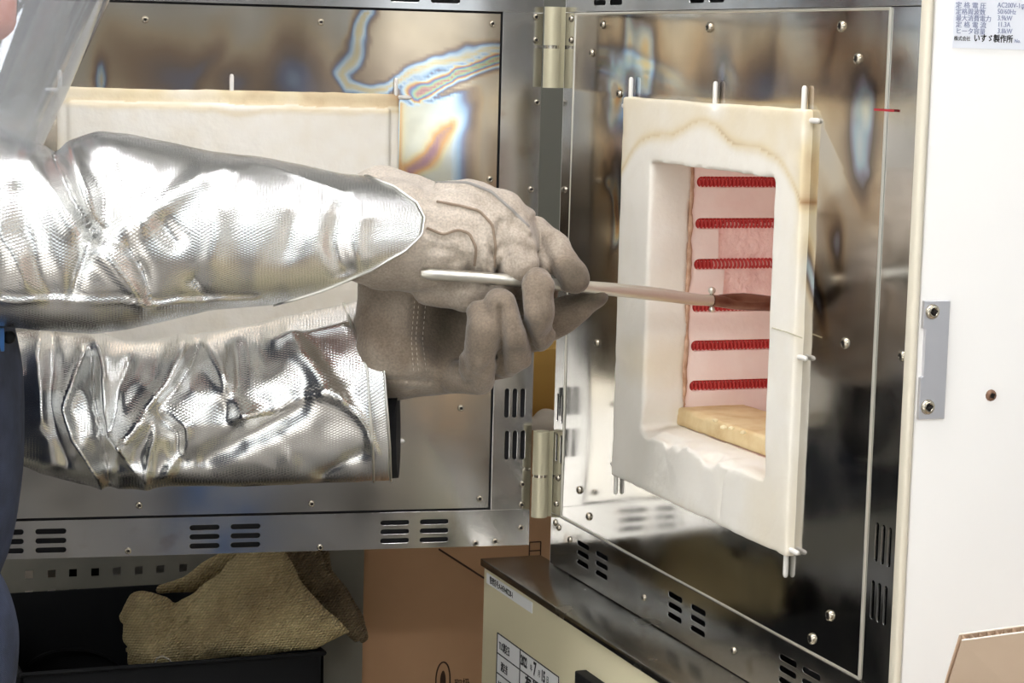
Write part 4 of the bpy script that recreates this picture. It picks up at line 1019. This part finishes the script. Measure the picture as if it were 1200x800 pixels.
# ---- gloves
def mpx(r, d): return r*d/F_PX
def G(pts): return [cpt(x, y, d) for x, y, d, r in pts], [mpx(r, d) for x, y, d, r in pts]
def fing(P, pts): p, r = G(pts); return chain(P, p, r)
MID = at(560, 320, 2.28)
def f_gloveR(P):
    # gauntlet: cone along the wrist, hidden in the sleeve
    d = fing(P, [(428, 274, 2.272, 60), (455, 274, 2.276, 66), (496, 281, 2.284, 62)])
    cufl = fing(P, [(448, 262, 2.325, 67), (478, 264, 2.315, 60)])                      # flared rim behind the sleeve
    d = smin(d, cufl, .008)
    body = smin(ell(P, at(532, 278, 2.29), (mpx(66, 2.29), mpx(64, 2.29), .040), (CR, CU, CF)), fing(P, [(500, 280, 2.285, 57), (565, 268, 2.292, 52), (598, 276, 2.296, 42)]), .02)
    d = smin(d, body, .012)
    heel = fing(P, [(500, 342, 2.288, 17), (545, 346, 2.28, 18), (590, 340, 2.284, 15)])   # folded palm edge under the rod
    d = smin(d, heel, .006)
    mid = fing(P, [(588, 258, 2.285, 36), (604, 288, 2.268, 30), (606, 306, 2.266, 27), (596, 322, 2.285, 20)])
    fld = fing(P, [(540, 300, 2.262, 20), (562, 292, 2.258, 20), (566, 318, 2.264, 16)])
    d = smin(d, fld, .012)
    d = np.minimum(smin(d, mid, .006), d)
    idx = fing(P, [(628, 270, 2.318, 18), (640, 284, 2.308, 21), (654, 308, 2.288, 22.5), (667, 322, 2.278, 19.5), (672, 326, 2.276, 16)])
    d = np.minimum(d, idx)
    # the other fingers wrap behind the tongs
    for o_ in ((610, 296, 2.33), (590, 310, 2.335)):
        d = np.minimum(d, fing(P, [(o_[0]-18, o_[1]-20, 2.31, 24), (o_[0]+8, o_[1]+8, o_[2], 22), (o_[0]-4, o_[1]+36, o_[2]-.004, 18)]))
    thumb = fing(P, [(560, 330, 2.34, 24), (610, 345, 2.345, 20), (640, 345, 2.34, 16)]); d = np.minimum(d, thumb)
    # seams: raised welts over the back of the hand, and the grip crease
    for pts in ([(512, 236), (540, 240), (562, 246), (578, 262), (582, 300), (578, 322)], [(500, 267), (520, 276), (536, 270), (548, 272), (558, 288), (556, 318)], [(512, 216), (548, 214), (575, 224), (600, 246), (622, 272)]):
        w = [at(x, y, 2.27) for x, y in pts]; rl = (P-CAM); dp_ = rl@CF; q = CAM+rl/dp_[:, None]*2.27
        ds = polyd(q, w); near = np.clip((2.305-dp_)/.01, 0, 1)
        d = d + near*(-.0016*np.exp(-(ds/.0028)**2)+.0020*np.exp(-((ds-.0055)/.0026)**2))
    rl = (P-CAM); dp_ = rl@CF; q = CAM+rl/dp_[:, None]*2.27
    for pts, a_ in (([(545, 318), (566, 290), (560, 268)], .0035), ([(498, 200), (500, 250), (494, 300), (488, 340)], .0028), ([(606, 250), (590, 285), (598, 310)], .003), ([(582, 318), (592, 300), (596, 285)], .003), ([(520, 312), (548, 300), (575, 330)], .003), ([(530, 330), (560, 322), (590, 334)], .003), ([(505, 290), (535, 296), (552, 318)], .003), ([(586, 262), (576, 290), (584, 322)], .004), ([(600, 262), (618, 280), (620, 300)], .003), ([(627, 258), (634, 285), (645, 312), (652, 334)], .0065), ([(508, 205), (512, 250), (506, 300)], .002), ([(576, 296), (600, 286), (630, 296)], .003), ([(500, 345), (540, 352), (590, 346)], .002)):
        ds = polyd(q, [at(x, y, 2.27) for x, y in pts]); d = d + a_*np.exp(-(ds/.0045)**2)*np.clip((2.31-dp_)/.01, 0, 1)
    return d + .0036*fbm(P, 30, 2, 81)+.0005*vnoise(P, 130, 82)
def soot_px(V):
    rl = V-CAM; dp_ = rl@CF; return 600+F_PX*(rl@CR)/dp_, 400-F_PX*(rl@CU)/dp_, dp_
def soot_toneR(V):
    x, y, dp_ = soot_px(V); n = fbm(V, 30, 3, 91)
    f = .06 + np.clip((x-560)/130, 0, 1)*.30 + np.clip((y-300)/50, 0, 1)*.30 + np.exp(-((x-668)/26)**2-((y-318)/22)**2)*.40+np.exp(-((x-455)/45)**2)*np.clip((y-300)/40, 0, 1)*.1  # sooty index tip; tone also darkens downward and towards the fingers
    return np.clip(f+.10*n, 0, 1)
lo, hi = MID-[.22, .18, .16], MID+[.19, .16, .16]
gR = sdf_obj('work_glove', f_gloveR, lo, hi, .0025, M['leather'], per, 1, {'soot': soot_toneR}, .5)
gR['label'] = 'pale suede glove of the near hand, upper, with seamed back'
def f_gloveL(P):
    d = smin(fing(P, [(462, 404, 2.365, 48), (500, 405, 2.36, 50)]), smin(fing(P, [(447, 330, 2.335, 28), (443, 375, 2.320, 26), (446, 415, 2.322, 28)]), fing(P, [(490, 340, 2.335, 30), (490, 408, 2.335, 36)]), .05), .018)
    d = smin(d, fing(P, [(462, 420, 2.372, 46), (520, 412, 2.366, 46)]), .01)
    palm = smin(fing(P, [(500, 405, 2.362, 48), (560, 395, 2.362, 46), (610, 370, 2.355, 40)]), fing(P, [(540, 440, 2.335, 22), (590, 425, 2.33, 20)]), .02)
    d = smin(d, palm, .014)
    hollow = ell(P, at(528, 385, 2.30), (mpx(40, 2.3), mpx(48, 2.3), .030), (CR, CU, CF)); d = -smin(-d, hollow, .012)
    pinky = fing(P, [(538, 440, 2.325, 21), (560, 444, 2.300, 21), (563, 415, 2.262, 22), (566, 384, 2.250, 20), (565, 369, 2.256, 17)])
    ring = fing(P, [(590, 424, 2.318, 21), (602, 418, 2.285, 22), (600, 388, 2.252, 21), (590, 358, 2.246, 20), (585, 352, 2.252, 18)])
    midf = fing(P, [(612, 394, 2.318, 22), (628, 386, 2.285, 24), (630, 360, 2.248, 22), (629, 338, 2.244, 20), (628, 332, 2.252, 18)])
    for q in (pinky, ring, midf): d = np.minimum(smin(d, q, .004), d)
    idx = fing(P, [(622, 385, 2.345, 24), (650, 373, 2.325, 22), (680, 359, 2.315, 18), (700, 348, 2.312, 13)]); d = np.minimum(d, idx)
    thumb = fing(P, [(600, 340, 2.375, 24), (638, 302, 2.36, 20), (648, 282, 2.35, 14)]); d = np.minimum(d, thumb)
    rl = (P-CAM); dp_ = rl@CF; q = CAM+rl/dp_[:, None]*2.33
    for pts in ([(484, 350), (480, 400), (484, 440)], [(490, 350), (486, 400), (491, 442)], [(500, 355), (496, 400), (502, 445)]):
        ds = polyd(q, [at(x, y, 2.33) for x, y in pts]); d = d + .0016*np.exp(-(ds/.0022)**2)
    ds = polyd(q, [at(x, y, 2.33) for x, y in ((452, 444), (480, 445), (505, 447))]); d = d+.0035*np.exp(-(ds/.003)**2)
    q2 = CAM+rl/dp_[:, None]*2.245
    for pts, a_ in (([(586, 362), (589, 395), (590, 425), (584, 450)], .007), ([(607, 342), (612, 370), (622, 398), (628, 420)], .007), ([(545, 372), (541, 400), (546, 430)], .003), ([(650, 345), (653, 375), (640, 395)], .004), ([(548, 452), (565, 440), (578, 418)], .0025), ([(612, 436), (618, 418), (604, 410)], .002)):
        ds = polyd(q2, [at(x, y, 2.245) for x, y in pts]); d = d + a_*np.exp(-(ds/.0036)**2)*np.clip((2.30-dp_)/.015, 0, 1)
    return d + .0034*fbm(P, 28, 2, 85)+.0005*vnoise(P, 130, 86)
def soot_toneL(V):
    x, y, dp_ = soot_px(V); n = fbm(V, 30, 3, 95)
    f = .44 + np.clip((x-480)/40, 0, 1)*.12 + np.exp(-((x-520)/26)**2-((y-385)/40)**2)*.32 + np.exp(-((x-695)/28)**2-((y-350)/14)**2)*.42 - np.exp(-((y-440)/18)**2)*.12  # sooty index tip; tone also darkens in the hollow of the palm
    return np.clip(f+.12*n, 0, 1)
MIL = at(560, 380, 2.33)
lo, hi = MIL-[.20, .17, .14], MIL+[.19, .17, .16]
gL = sdf_obj('work_glove', f_gloveL, lo, hi, .0025, M['leather'], per, 1, {'soot': soot_toneL}, .5)
gL['label'] = 'dirty brown suede glove of the far hand, lower, palm towards the camera'
# pale stitching on the lower gauntlet
from mathutils.bvhtree import BVHTree
def on_mesh(o, pts, name, rad, mat, lift=.0, dash=0):
    c = np.array(WPOS[o]); me = o.data; V = [Vector(v.co)+Vector(c) for v in me.vertices]; bv = BVHTree.FromPolygons(V, [p.vertices[:] for p in me.polygons])
    q = []
    for (x0, y0), (x1, y1) in zip(pts, pts[1:]):
        n = max(2, int(math.hypot(x1-x0, y1-y0)/3))
        for k in range(n):
            x, y = x0+(x1-x0)*k/n, y0+(y1-y0)*k/n; r = ray(x, y); h = bv.ray_cast(Vector(CAM), Vector(r))
            if h[0] is not None: q.append(np.array(h[0])-CF*lift)
    if len(q) < 4: return
    q2 = [q[0]]+[(q[i-1]+q[i]+q[i+1])/3 for i in range(1, len(q)-1)]+[q[-1]]
    if dash:
        bm = bmesh.new()
        for i in range(0, len(q2)-2, 2): add_tube(bm, [q2[i], q2[i+1]], rad, 5)
        bm_obj(name, bm, mat, o)['kind'] = 'stuff'
    else: tube(name, q2, rad, mat, o, 6)
M['piping'] = simple('grey_seam_piping', (150, 146, 140), .8); M['seam'] = simple('brown_seam_welt', (150, 132, 114), .95)
for xs in ((486, 482, 485), (491, 487, 491), (499, 495, 500)):
    on_mesh(gL, [(xs[0], 352), (xs[1], 398), (xs[2], 440)], 'stitching', .00045, M['stitch'], 0, 1)
on_mesh(gR, [(512, 214), (548, 214), (575, 224), (600, 246), (622, 268)], 'seam_piping', .0016, M['piping'], .0004)
on_mesh(gR, [(512, 236), (540, 241), (562, 247), (577, 263), (581, 290), (579, 316)], 'seam_piping', .0014, M['seam'], .0003)
on_mesh(gR, [(500, 267), (520, 275), (536, 269), (550, 273), (558, 290), (556, 314)], 'seam_piping', .0014, M['seam'], .0003)

# clear curved face shield
fs_ = thing('face_shield', hd+HU*.0, None, None); fs_.parent = per; fs_.location = WPOS[fs_]-WPOS[per]
nz_, na = 14, 40; V = []; Fc = []
for side, dr in ((0, 0.0), (1, -.0012)):
    for i in range(nz_):
        t = i/(nz_-1); z = 1.452+.26*t; cx = -.800+.080*t; R_ = .145+.038*t+dr
        for j in range(na): a = math.radians(-86+172*j/(na-1)); V.append((cx+R_*math.cos(a), -.215-.0+R_*1.0*math.sin(a)+.0, z+.012*math.cos(a)*(t-1)*0))
b_ = nz_*na
for i in range(nz_-1):
    for j in range(na-1):
        q = (i*na+j, i*na+j+1, (i+1)*na+j+1, (i+1)*na+j); Fc.append(q); Fc.append(tuple(b_+k for k in q[::-1]))
for i in range(nz_-1):
    for j in (0, na-1): Fc.append((i*na+j, (i+1)*na+j, b_+(i+1)*na+j, b_+i*na+j))
for j in range(na-1):
    for i in (0, nz_-1): Fc.append((i*na+j, i*na+j+1, b_+i*na+j+1, b_+i*na+j))
mesh_obj('visor', V, Fc, M['visor'], fs_, smooth=True, sharp=1.0)
bm = bmesh.new(); add_tube(bm, [(-.762+.113*math.cos(a), -.205+.092*math.sin(a), 1.730+.035*math.cos(a)) for a in np.linspace(0, 2*math.pi, 40)], .0055, 8, False)
for s in (-1, 1): add_tube(bm, [(-.762, -.205+s*.092, 1.732), (-.735, -.212+s*.150, 1.722), (-.705, -.215+s*.184, 1.712)], .006, 8)
bm_obj('headband', bm, M['black_plastic'], fs_, smooth=True)
bm = bmesh.new(); add_tube(bm, [(-.720+.184*math.cos(a), -.215+.184*math.sin(a), 1.712) for a in np.linspace(-1.5, 1.5, 40)], .007, 8); bm_obj('visor_frame', bm, M['black_plastic'], fs_, smooth=True)
# ------------------------------------------------------------------ things under and behind the open door
def polysd(x, y, pts):
    pts = np.asarray(pts, float); n = len(pts); d = np.full(x.shape, 1e9); ins = np.zeros(x.shape, bool)
    for i in range(n):
        a, b = pts[i], pts[(i+1) % n]; e = b-a; t = np.clip(((x-a[0])*e[0]+(y-a[1])*e[1])/(e@e), 0, 1)
        d = np.minimum(d, np.hypot(x-a[0]-t*e[0], y-a[1]-t*e[1]))
        c = ((a[1] > y) != (b[1] > y)) & (x < e[0]*(y-a[1])/(e[1]+1e-12)+a[0]); ins ^= c
    return np.where(ins, -d, d)
def pillow(P, pts, dep, T, slope=0.0):
    x, y, dp_ = soot_px(P); sd = polysd(x, y, pts)*dep/F_PX; dz = np.abs(dp_-dep-slope*(x-280)/1000)-T
    r = T*.95; return np.hypot(np.maximum(sd+r, 0), np.maximum(dz+r, 0))+np.minimum(np.maximum(sd+r, dz+r), 0)-r
OUT_A = [(146, 766), (151, 738), (147, 714), (160, 700), (184, 696), (206, 700), (226, 690), (262, 665), (296, 636), (322, 636), (352, 678), (384, 716), (404, 731), (412, 740), (372, 760), (338, 768), (290, 772), (250, 777), (200, 786), (156, 782)]
OUT_B = [(176, 699), (182, 685), (214, 674), (232, 660), (262, 640), (300, 640), (280, 672), (226, 697)]
OUT_C = [(316, 634), (372, 634), (384, 668), (404, 690), (418, 720), (429, 748), (416, 752), (398, 736), (372, 712), (340, 668)]
OUT_D = [(362, 634), (384, 634), (390, 668), (408, 690), (424, 722), (430, 748), (424, 752), (404, 712), (380, 676)]
def uv_cam(o):
    me = o.data; c = np.array(WPOS[o]); V = np.empty(len(me.vertices)*3, np.float32); me.vertices.foreach_get('co', V); V = V.reshape(-1, 3)+c
    u, v = (V@CR)*.86+(V@CU)*.5, (V@CU)*.86-(V@CR)*.5
    ul = me.uv_layers.new(name='UVMap'); li = np.empty(len(me.loops), np.int32); me.loops.foreach_get('vertex_index', li)
    ul.data.foreach_set('uv', np.stack([u, v], 1)[li].astype(np.float32).ravel())
def mitten_noise(P): return .006*fbm(P, 18, 2, 101)
def f_mit(P):
    x, y, dp_ = soot_px(P); d = pillow(P, OUT_A, 2.865, .034)
    for pts, a in (([(205, 700), (200, 735), (186, 745)], .006), ([(258, 668), (225, 712), (205, 770)], .003), ([(300, 700), (260, 745), (230, 772)], -.006), ([(345, 690), (300, 712), (270, 735)], -.005), ([(372, 726), (330, 740), (290, 765)], -.005)):
        d = d + a*np.exp(-(seg_d(x, y, pts)/5)**2)
    kn = np.clip((200-x)/40, 0, 1)
    return d + mitten_noise(P) + kn*.010*fbm(P, 45, 2, 103)
W0 = at(146, 790, 2.80); cl = lambda pts, d0, d1, m=.02: (np.min([at(x, y, d) for x, y in pts for d in (d0, d1)], 0)-m, np.max([at(x, y, d) for x, y in pts for d in (d0, d1)], 0)+m)
mt = thing('heat_mitten', at(280, 775, 2.865), 'olive woven heat mitten lying at the front in the black bin under the door', 'mitten')
lo, hi = cl(OUT_A, 2.82, 2.91); o = sdf_obj('hand_part', f_mit, lo, hi, .0042, M['mitten'], mt, 1); uv_cam(o)
lo, hi = cl(OUT_B, 2.90, 2.95); o = sdf_obj('thumb', lambda P: pillow(P, OUT_B, 2.925, .018)+mitten_noise(P), lo, hi, .0042, M['mitten'], mt, 1); uv_cam(o)
mt2 = thing('heat_mitten', at(390, 752, 2.95), 'brown woven heat mitten folded behind the olive one, its open cuff hanging right', 'mitten')
lo, hi = cl(OUT_C, 2.90, 2.97); o = sdf_obj('cuff', lambda P: pillow(P, OUT_C, 2.935, .010)+mitten_noise(P)*.6, lo, hi, .0042, M['mitten_brown'], mt2, 1); uv_cam(o)
lo, hi = cl(OUT_D, 2.95, 3.01); o = sdf_obj('cuff', lambda P: pillow(P, OUT_D, 2.975, .008)+mitten_noise(P)*.6, lo, hi, .0042, M['mitten_brown'], mt2, 1); uv_cam(o)
tube('loose_thread', [at(181, 779, 2.81), at(184, 771, 2.80), at(190, 768.5, 2.80), at(198, 772, 2.80), at(203, 779, 2.81)], .0011, M['stitch'], mt, 6)

# black plastic bin
BNX0, BNX1, BNY0, BNY1, BNZ = -.615, float(on_y(380, 768, .22)[0]), .22, .70, float(on_y(200, 778, .22)[2])
bn = thing('storage_bin', ((BNX0+BNX1)/2, .46, 0), 'black open plastic bin under the furnace door with mittens in it', 'bin')
bm = bmesh.new()
for lo, hi in (((BNX0, BNY0, .30), (BNX1, BNY0+.006, BNZ)), ((BNX0, BNY1-.006, .30), (BNX1, BNY1, BNZ-.016)), ((BNX0, BNY0, .30), (BNX0+.006, BNY1, BNZ)), ((BNX1-.006, BNY0, .30), (BNX1, BNY1, BNZ)), ((BNX0, BNY0, .30), (BNX1, BNY1, .306))):
    add_box(bm, lo, hi, .002)
bm_obj('tub', bm, M['black_plastic'], bn, smooth=True)
bm = bmesh.new()
for a, b in (((BNX0, BNY0), (BNX1, BNY0)), ((BNX1, BNY0), (BNX1, BNY1)), ((BNX1, BNY1), (BNX0, BNY1)), ((BNX0, BNY1), (BNX0, BNY0))): add_tube(bm, [(a[0], a[1], BNZ-.022*(a[1] > .5)), (b[0], b[1], BNZ-.022*(b[1] > .5))], .0032, 8)
bm_obj('rim', bm, M['black_plastic'], bn, smooth=True)
pts = [on_y(85+62*math.cos(a), 800-40*math.sin(a), BNY1-.012) for a in np.linspace(.4, 2.6, 16)]; tube('moulded_ring', pts, .0022, M['black_plastic'], bn, 6)
box('bin_stand', (BNX0+.01, BNY0+.02, 0), (BNX1-.01, BNY1-.02, .30), M['dark'], bn)
# steel rack: perforated beam and post
RYY = .74
rk = thing('steel_rack', (-.45, RYY, 0), 'grey green steel rack with a row of square holes, standing behind the black bin', 'rack')
hl = []
for x, y in ((34, 673), (60.5, 672), (85.5, 671), (111.5, 670), (137, 669), (162.5, 668), (188, 666.5), (214.5, 665)):
    P = on_y(x, y, RYY); hl.append(rect(P[0]-.0058, P[2]-.0058, P[0]+.0058, P[2]+.0058))
    P = on_y(x, y+23.5, RYY); hl.append(rect(P[0]-.0058, P[2]-.0058, P[0]+.0058, P[2]+.0058))
zt = float(on_y(100, 628, RYY)[2]); zb = float(on_y(100, 715, RYY)[2])
sheet('perforated_beam', [rect(-1.1, zb, -.10, zt)] + hl, .002, (np.array([0, RYY, 0]), np.array([1.0, 0, 0]), UZ, np.array([0, -1.0, 0])), M['rack'], rk)
box('side_panel', (-1.0, .24, .25), (-.640, .255, .97), M['rack'], rk, .002)
box('shelf', (-1.1, RYY+.002, zt-.004), (-.06, 1.2, zt), M['rack'], rk)
xa, xb = float(on_y(374, 720, .395)[0]), float(on_y(426, 720, .395)[0])
box('side_rail', (xa+.004, .415, zt-.05), (xa+.008, RYY, zt-.004), M['rack'], rk)
box('post', (xa, .395, 0), (xb, .415, 1.7), M['rack'], rk, .002)
box('post', (-1.12, RYY-.03, 0), (-1.07, RYY-.003, 1.7), M['rack'], rk, .002)
tag(box('paper_carton', (float(on_y(48, 672, .80)[0]), .80, .0), (float(on_y(73, 672, .80)[0]), 1.0, zt-.012), M['card_pale'], None), 'pale carton behind the second square hole of the steel rack', 'carton')
tag(box('dark_crate', (float(on_y(76, 672, .80)[0]), .80, .0), (float(on_y(125, 672, .80)[0]), 1.0, zt-.012), M['dark'], None), 'dark crate behind the third and fourth square holes of the perforated rack', 'crate')
# cardboard boxes behind the door
CBY = .42
xl = float(on_y(425, 720, CBY)[0]); zc1 = float(on_y(632, 503, CBY)[2]); zc2 = float(on_y(632, 409, CBY+.06)[2])
cb = thing('cardboard_box', (xl+.2, CBY+.13, 0), 'large brown cardboard box standing on the floor behind the furnace door', 'box')
box('carton', (xl, CBY, 0), (.40, CBY+.27, zc1), M['card'], cb, .002)
tube('flap_seam', [on_y(514, 643, CBY)-np.array([0, .0008, 0]), on_y(567, 677, CBY)-np.array([0, .0008, 0])], .0013, M['ink_brown'], cb, 6)
YCB = lambda x, y: on_y(x, y, CBY-.0006)
bm = bmesh.new(); c = YCB(519, 800); rw, rh = .0105, .030
add_tube(bm, [c+np.array([rw*math.cos(a), 0, rh*math.copysign(abs(math.sin(a))**.8, math.sin(a))]) for a in np.linspace(0, 2*math.pi, 33)], .0011, 6, False); bm_obj('printed_ring', bm, M['ink_brown'], cb, smooth=True)
bm = bmesh.new(); q = bmesh.ops.create_uvsphere(bm, u_segments=14, v_segments=8, radius=1)
for v in q['verts']: v.co = Vector(c)+Vector((v.co.x*.0045, v.co.y*.0004, v.co.z*.018))
bm_obj('printed_mark', bm, M['ink_brown'], cb, smooth=True)
bm = bmesh.new(); p = YCB(627, 645); w_, h_ = .0085, .0125
for a, b in (((-1, -1), (-1, 1)), ((-1, 1), (1, 1)), ((1, 1), (1, -1)), ((-1, 0), (1, 0)), ((-1, -1), (1, -1))):
    add_tube(bm, [p+np.array([a[0]*w_, 0, a[1]*h_]), p+np.array([b[0]*w_, 0, b[1]*h_])], .0009, 5)
bm_obj('printed_mark', bm, M['ink_brown'], cb)
P = YCB(532, 807); text('lettering', '取扱', .017, (P, np.array([1.0, 0, 0]), UZ, np.array([0, -1.0, 0])), M['ink_brown'], cb, .7)
tag(box('cardboard_box', (xl+.06, CBY+.06, zc1+.0005), (.40, CBY+.26, zc2), M['lit_card'], None, .002), 'cardboard box coloured yellower as if lit through the hinge gap, on top of the large brown one', 'box')
def f_paper(P):
    c = on_y(633, 493, CBY+.02); return ell(P, c+[0.005, 0, -.004], (.030, .020, .018))+.010*fbm(P, 40, 2, 121)
c = on_y(633, 493, CBY+.03); o = sdf_obj('crumpled_paper', f_paper, c-.07, c+.07, .004, M['card_pale'], None, 0); tag(o, 'crumpled pale paper lying on the brown box beside the lower hinge', 'paper')
# dark cabinet behind the gap
gx = on_y(645, 250, .9); gc = thing('grey_cabinet', (gx[0]+.2, 1.0, 0), 'dark olive grey cabinet far back, seen in the gap between door and furnace', 'cabinet')
M['olive'] = simple('dark_olive_paint', (92, 92, 82), .6)
box('cabinet_carcass', (gx[0]-.2, .86, 0), (gx[0]+.55, 1.2, 2.0), M['olive'], gc, .003); box('cabinet_door', (gx[0]-.19, .845, .05), (gx[0]+.17, .859, 1.98), M['olive'], gc, .003)
box('cabinet_door', (gx[0]+.18, .845, .05), (gx[0]+.54, .859, 1.98), M['olive'], gc, .003)

# corrugated carton at the right, in front of the white side
DC = 1.62
cr = thing('corrugated_carton', at(1180, 900, DC), 'tan corrugated cardboard carton with open flap edge in front of the white furnace side', 'box')
A0, A1, B0, B1 = at(1127, 751, DC), at(1290, 729, DC+.0), at(1108, 812, DC+.028), at(1290, 812, DC+.028)
ex = (A1-A0); Lx = np.linalg.norm(ex); ex /= Lx; dn = (B0-A0); dn -= ex*(dn@ex)*0; nn = np.cross(ex, dn); nn /= np.linalg.norm(nn)
if nn@CF > 0: nn = -nn
bk = -nn
def panel(off, th, name, mat):
    V = []; 
    for o_ in (off, off+th):
        V += [A0+bk*o_, A1+bk*o_, B1+bk*o_+(B0-A0)*1.2, B0+bk*o_+(B0-A0)*1.2]
    Fc = [(0, 1, 2, 3), (7, 6, 5, 4), (0, 4, 5, 1), (1, 5, 6, 2), (2, 6, 7, 3), (3, 7, 4, 0)]
    return mesh_obj(name, V, Fc, mat, cr)
panel(0, .0007, 'outer_liner', M['card_light']); panel(.0066, .0007, 'inner_liner', M['card_light'])
V = []; Fc = []; nw = 150
for i in range(nw):
    p = A0+ex*Lx*i/(nw-1)+bk*(.0037+.0028*math.sin(i*2*math.pi/9)); V += [p+CU*.0002, p+(B0-A0)*1.5]
for i in range(nw-1): Fc.append((2*i, 2*i+1, 2*i+3, 2*i+2))
mesh_obj('flute', V, Fc, M['card_light'], cr, smooth=True)
for off in (0, .0066):
    tube('torn_edge', [A0+bk*(off+.0003)+CU*.0003, (A0+A1)/2+bk*(off+.0003)+CU*.0003, A1+bk*(off+.0003)+CU*.0003], .0007, M['card_pale'], cr, 6)
bz = float(B0[2])-.06
b0 = B0+bk*.006
box('carton_body', (b0[0]+.075, b0[1]+.0, 0), (b0[0]+.45, b0[1]+.125, bz-.05), M['card_light'], cr, .002)
# ------------------------------------------------------------------ furniture of the room on the camera's side (seen in the mirrors)
wc = thing('added_white_table', (-2.3, -3.2, 0), 'wide low white table added out of view to whiten the reflection in the furnace front', 'table')  # added, unseen directly; its sunlit top whitens the reflection in the front panel
box('tabletop', (-3.4, -4.3, .42), (-1.12, -1.62, .45), M['paint'], wc, .004)
for x in (-3.35, -1.2):
    for y in (-4.25, -1.7): box('leg', (x, y, 0), (x+.05, y+.05, .42), M['paint'], wc)
wb = thing('work_bench', (.3, -4.6, 0), 'grey steel work bench under the windows opposite the furnace', 'bench')
box('worktop', (-1.4, -5.0, .82), (2.0, -4.3, .86), M['rack'], wb, .004); box('bench_front', (-1.35, -4.4, .1), (1.95, -4.36, .8), M['wall_dim'], wb, .003)
for x in (-1.33, 1.9): box('leg', (x, -4.42, 0), (x+.05, -4.36, .82), M['rack'], wb)
tag(box('blue_bin', (-.50, -3.6, 0), (-.36, -3.3, .36), M['blue_box'], None, .01), 'blue plastic bin on the floor opposite the furnace', 'bin')
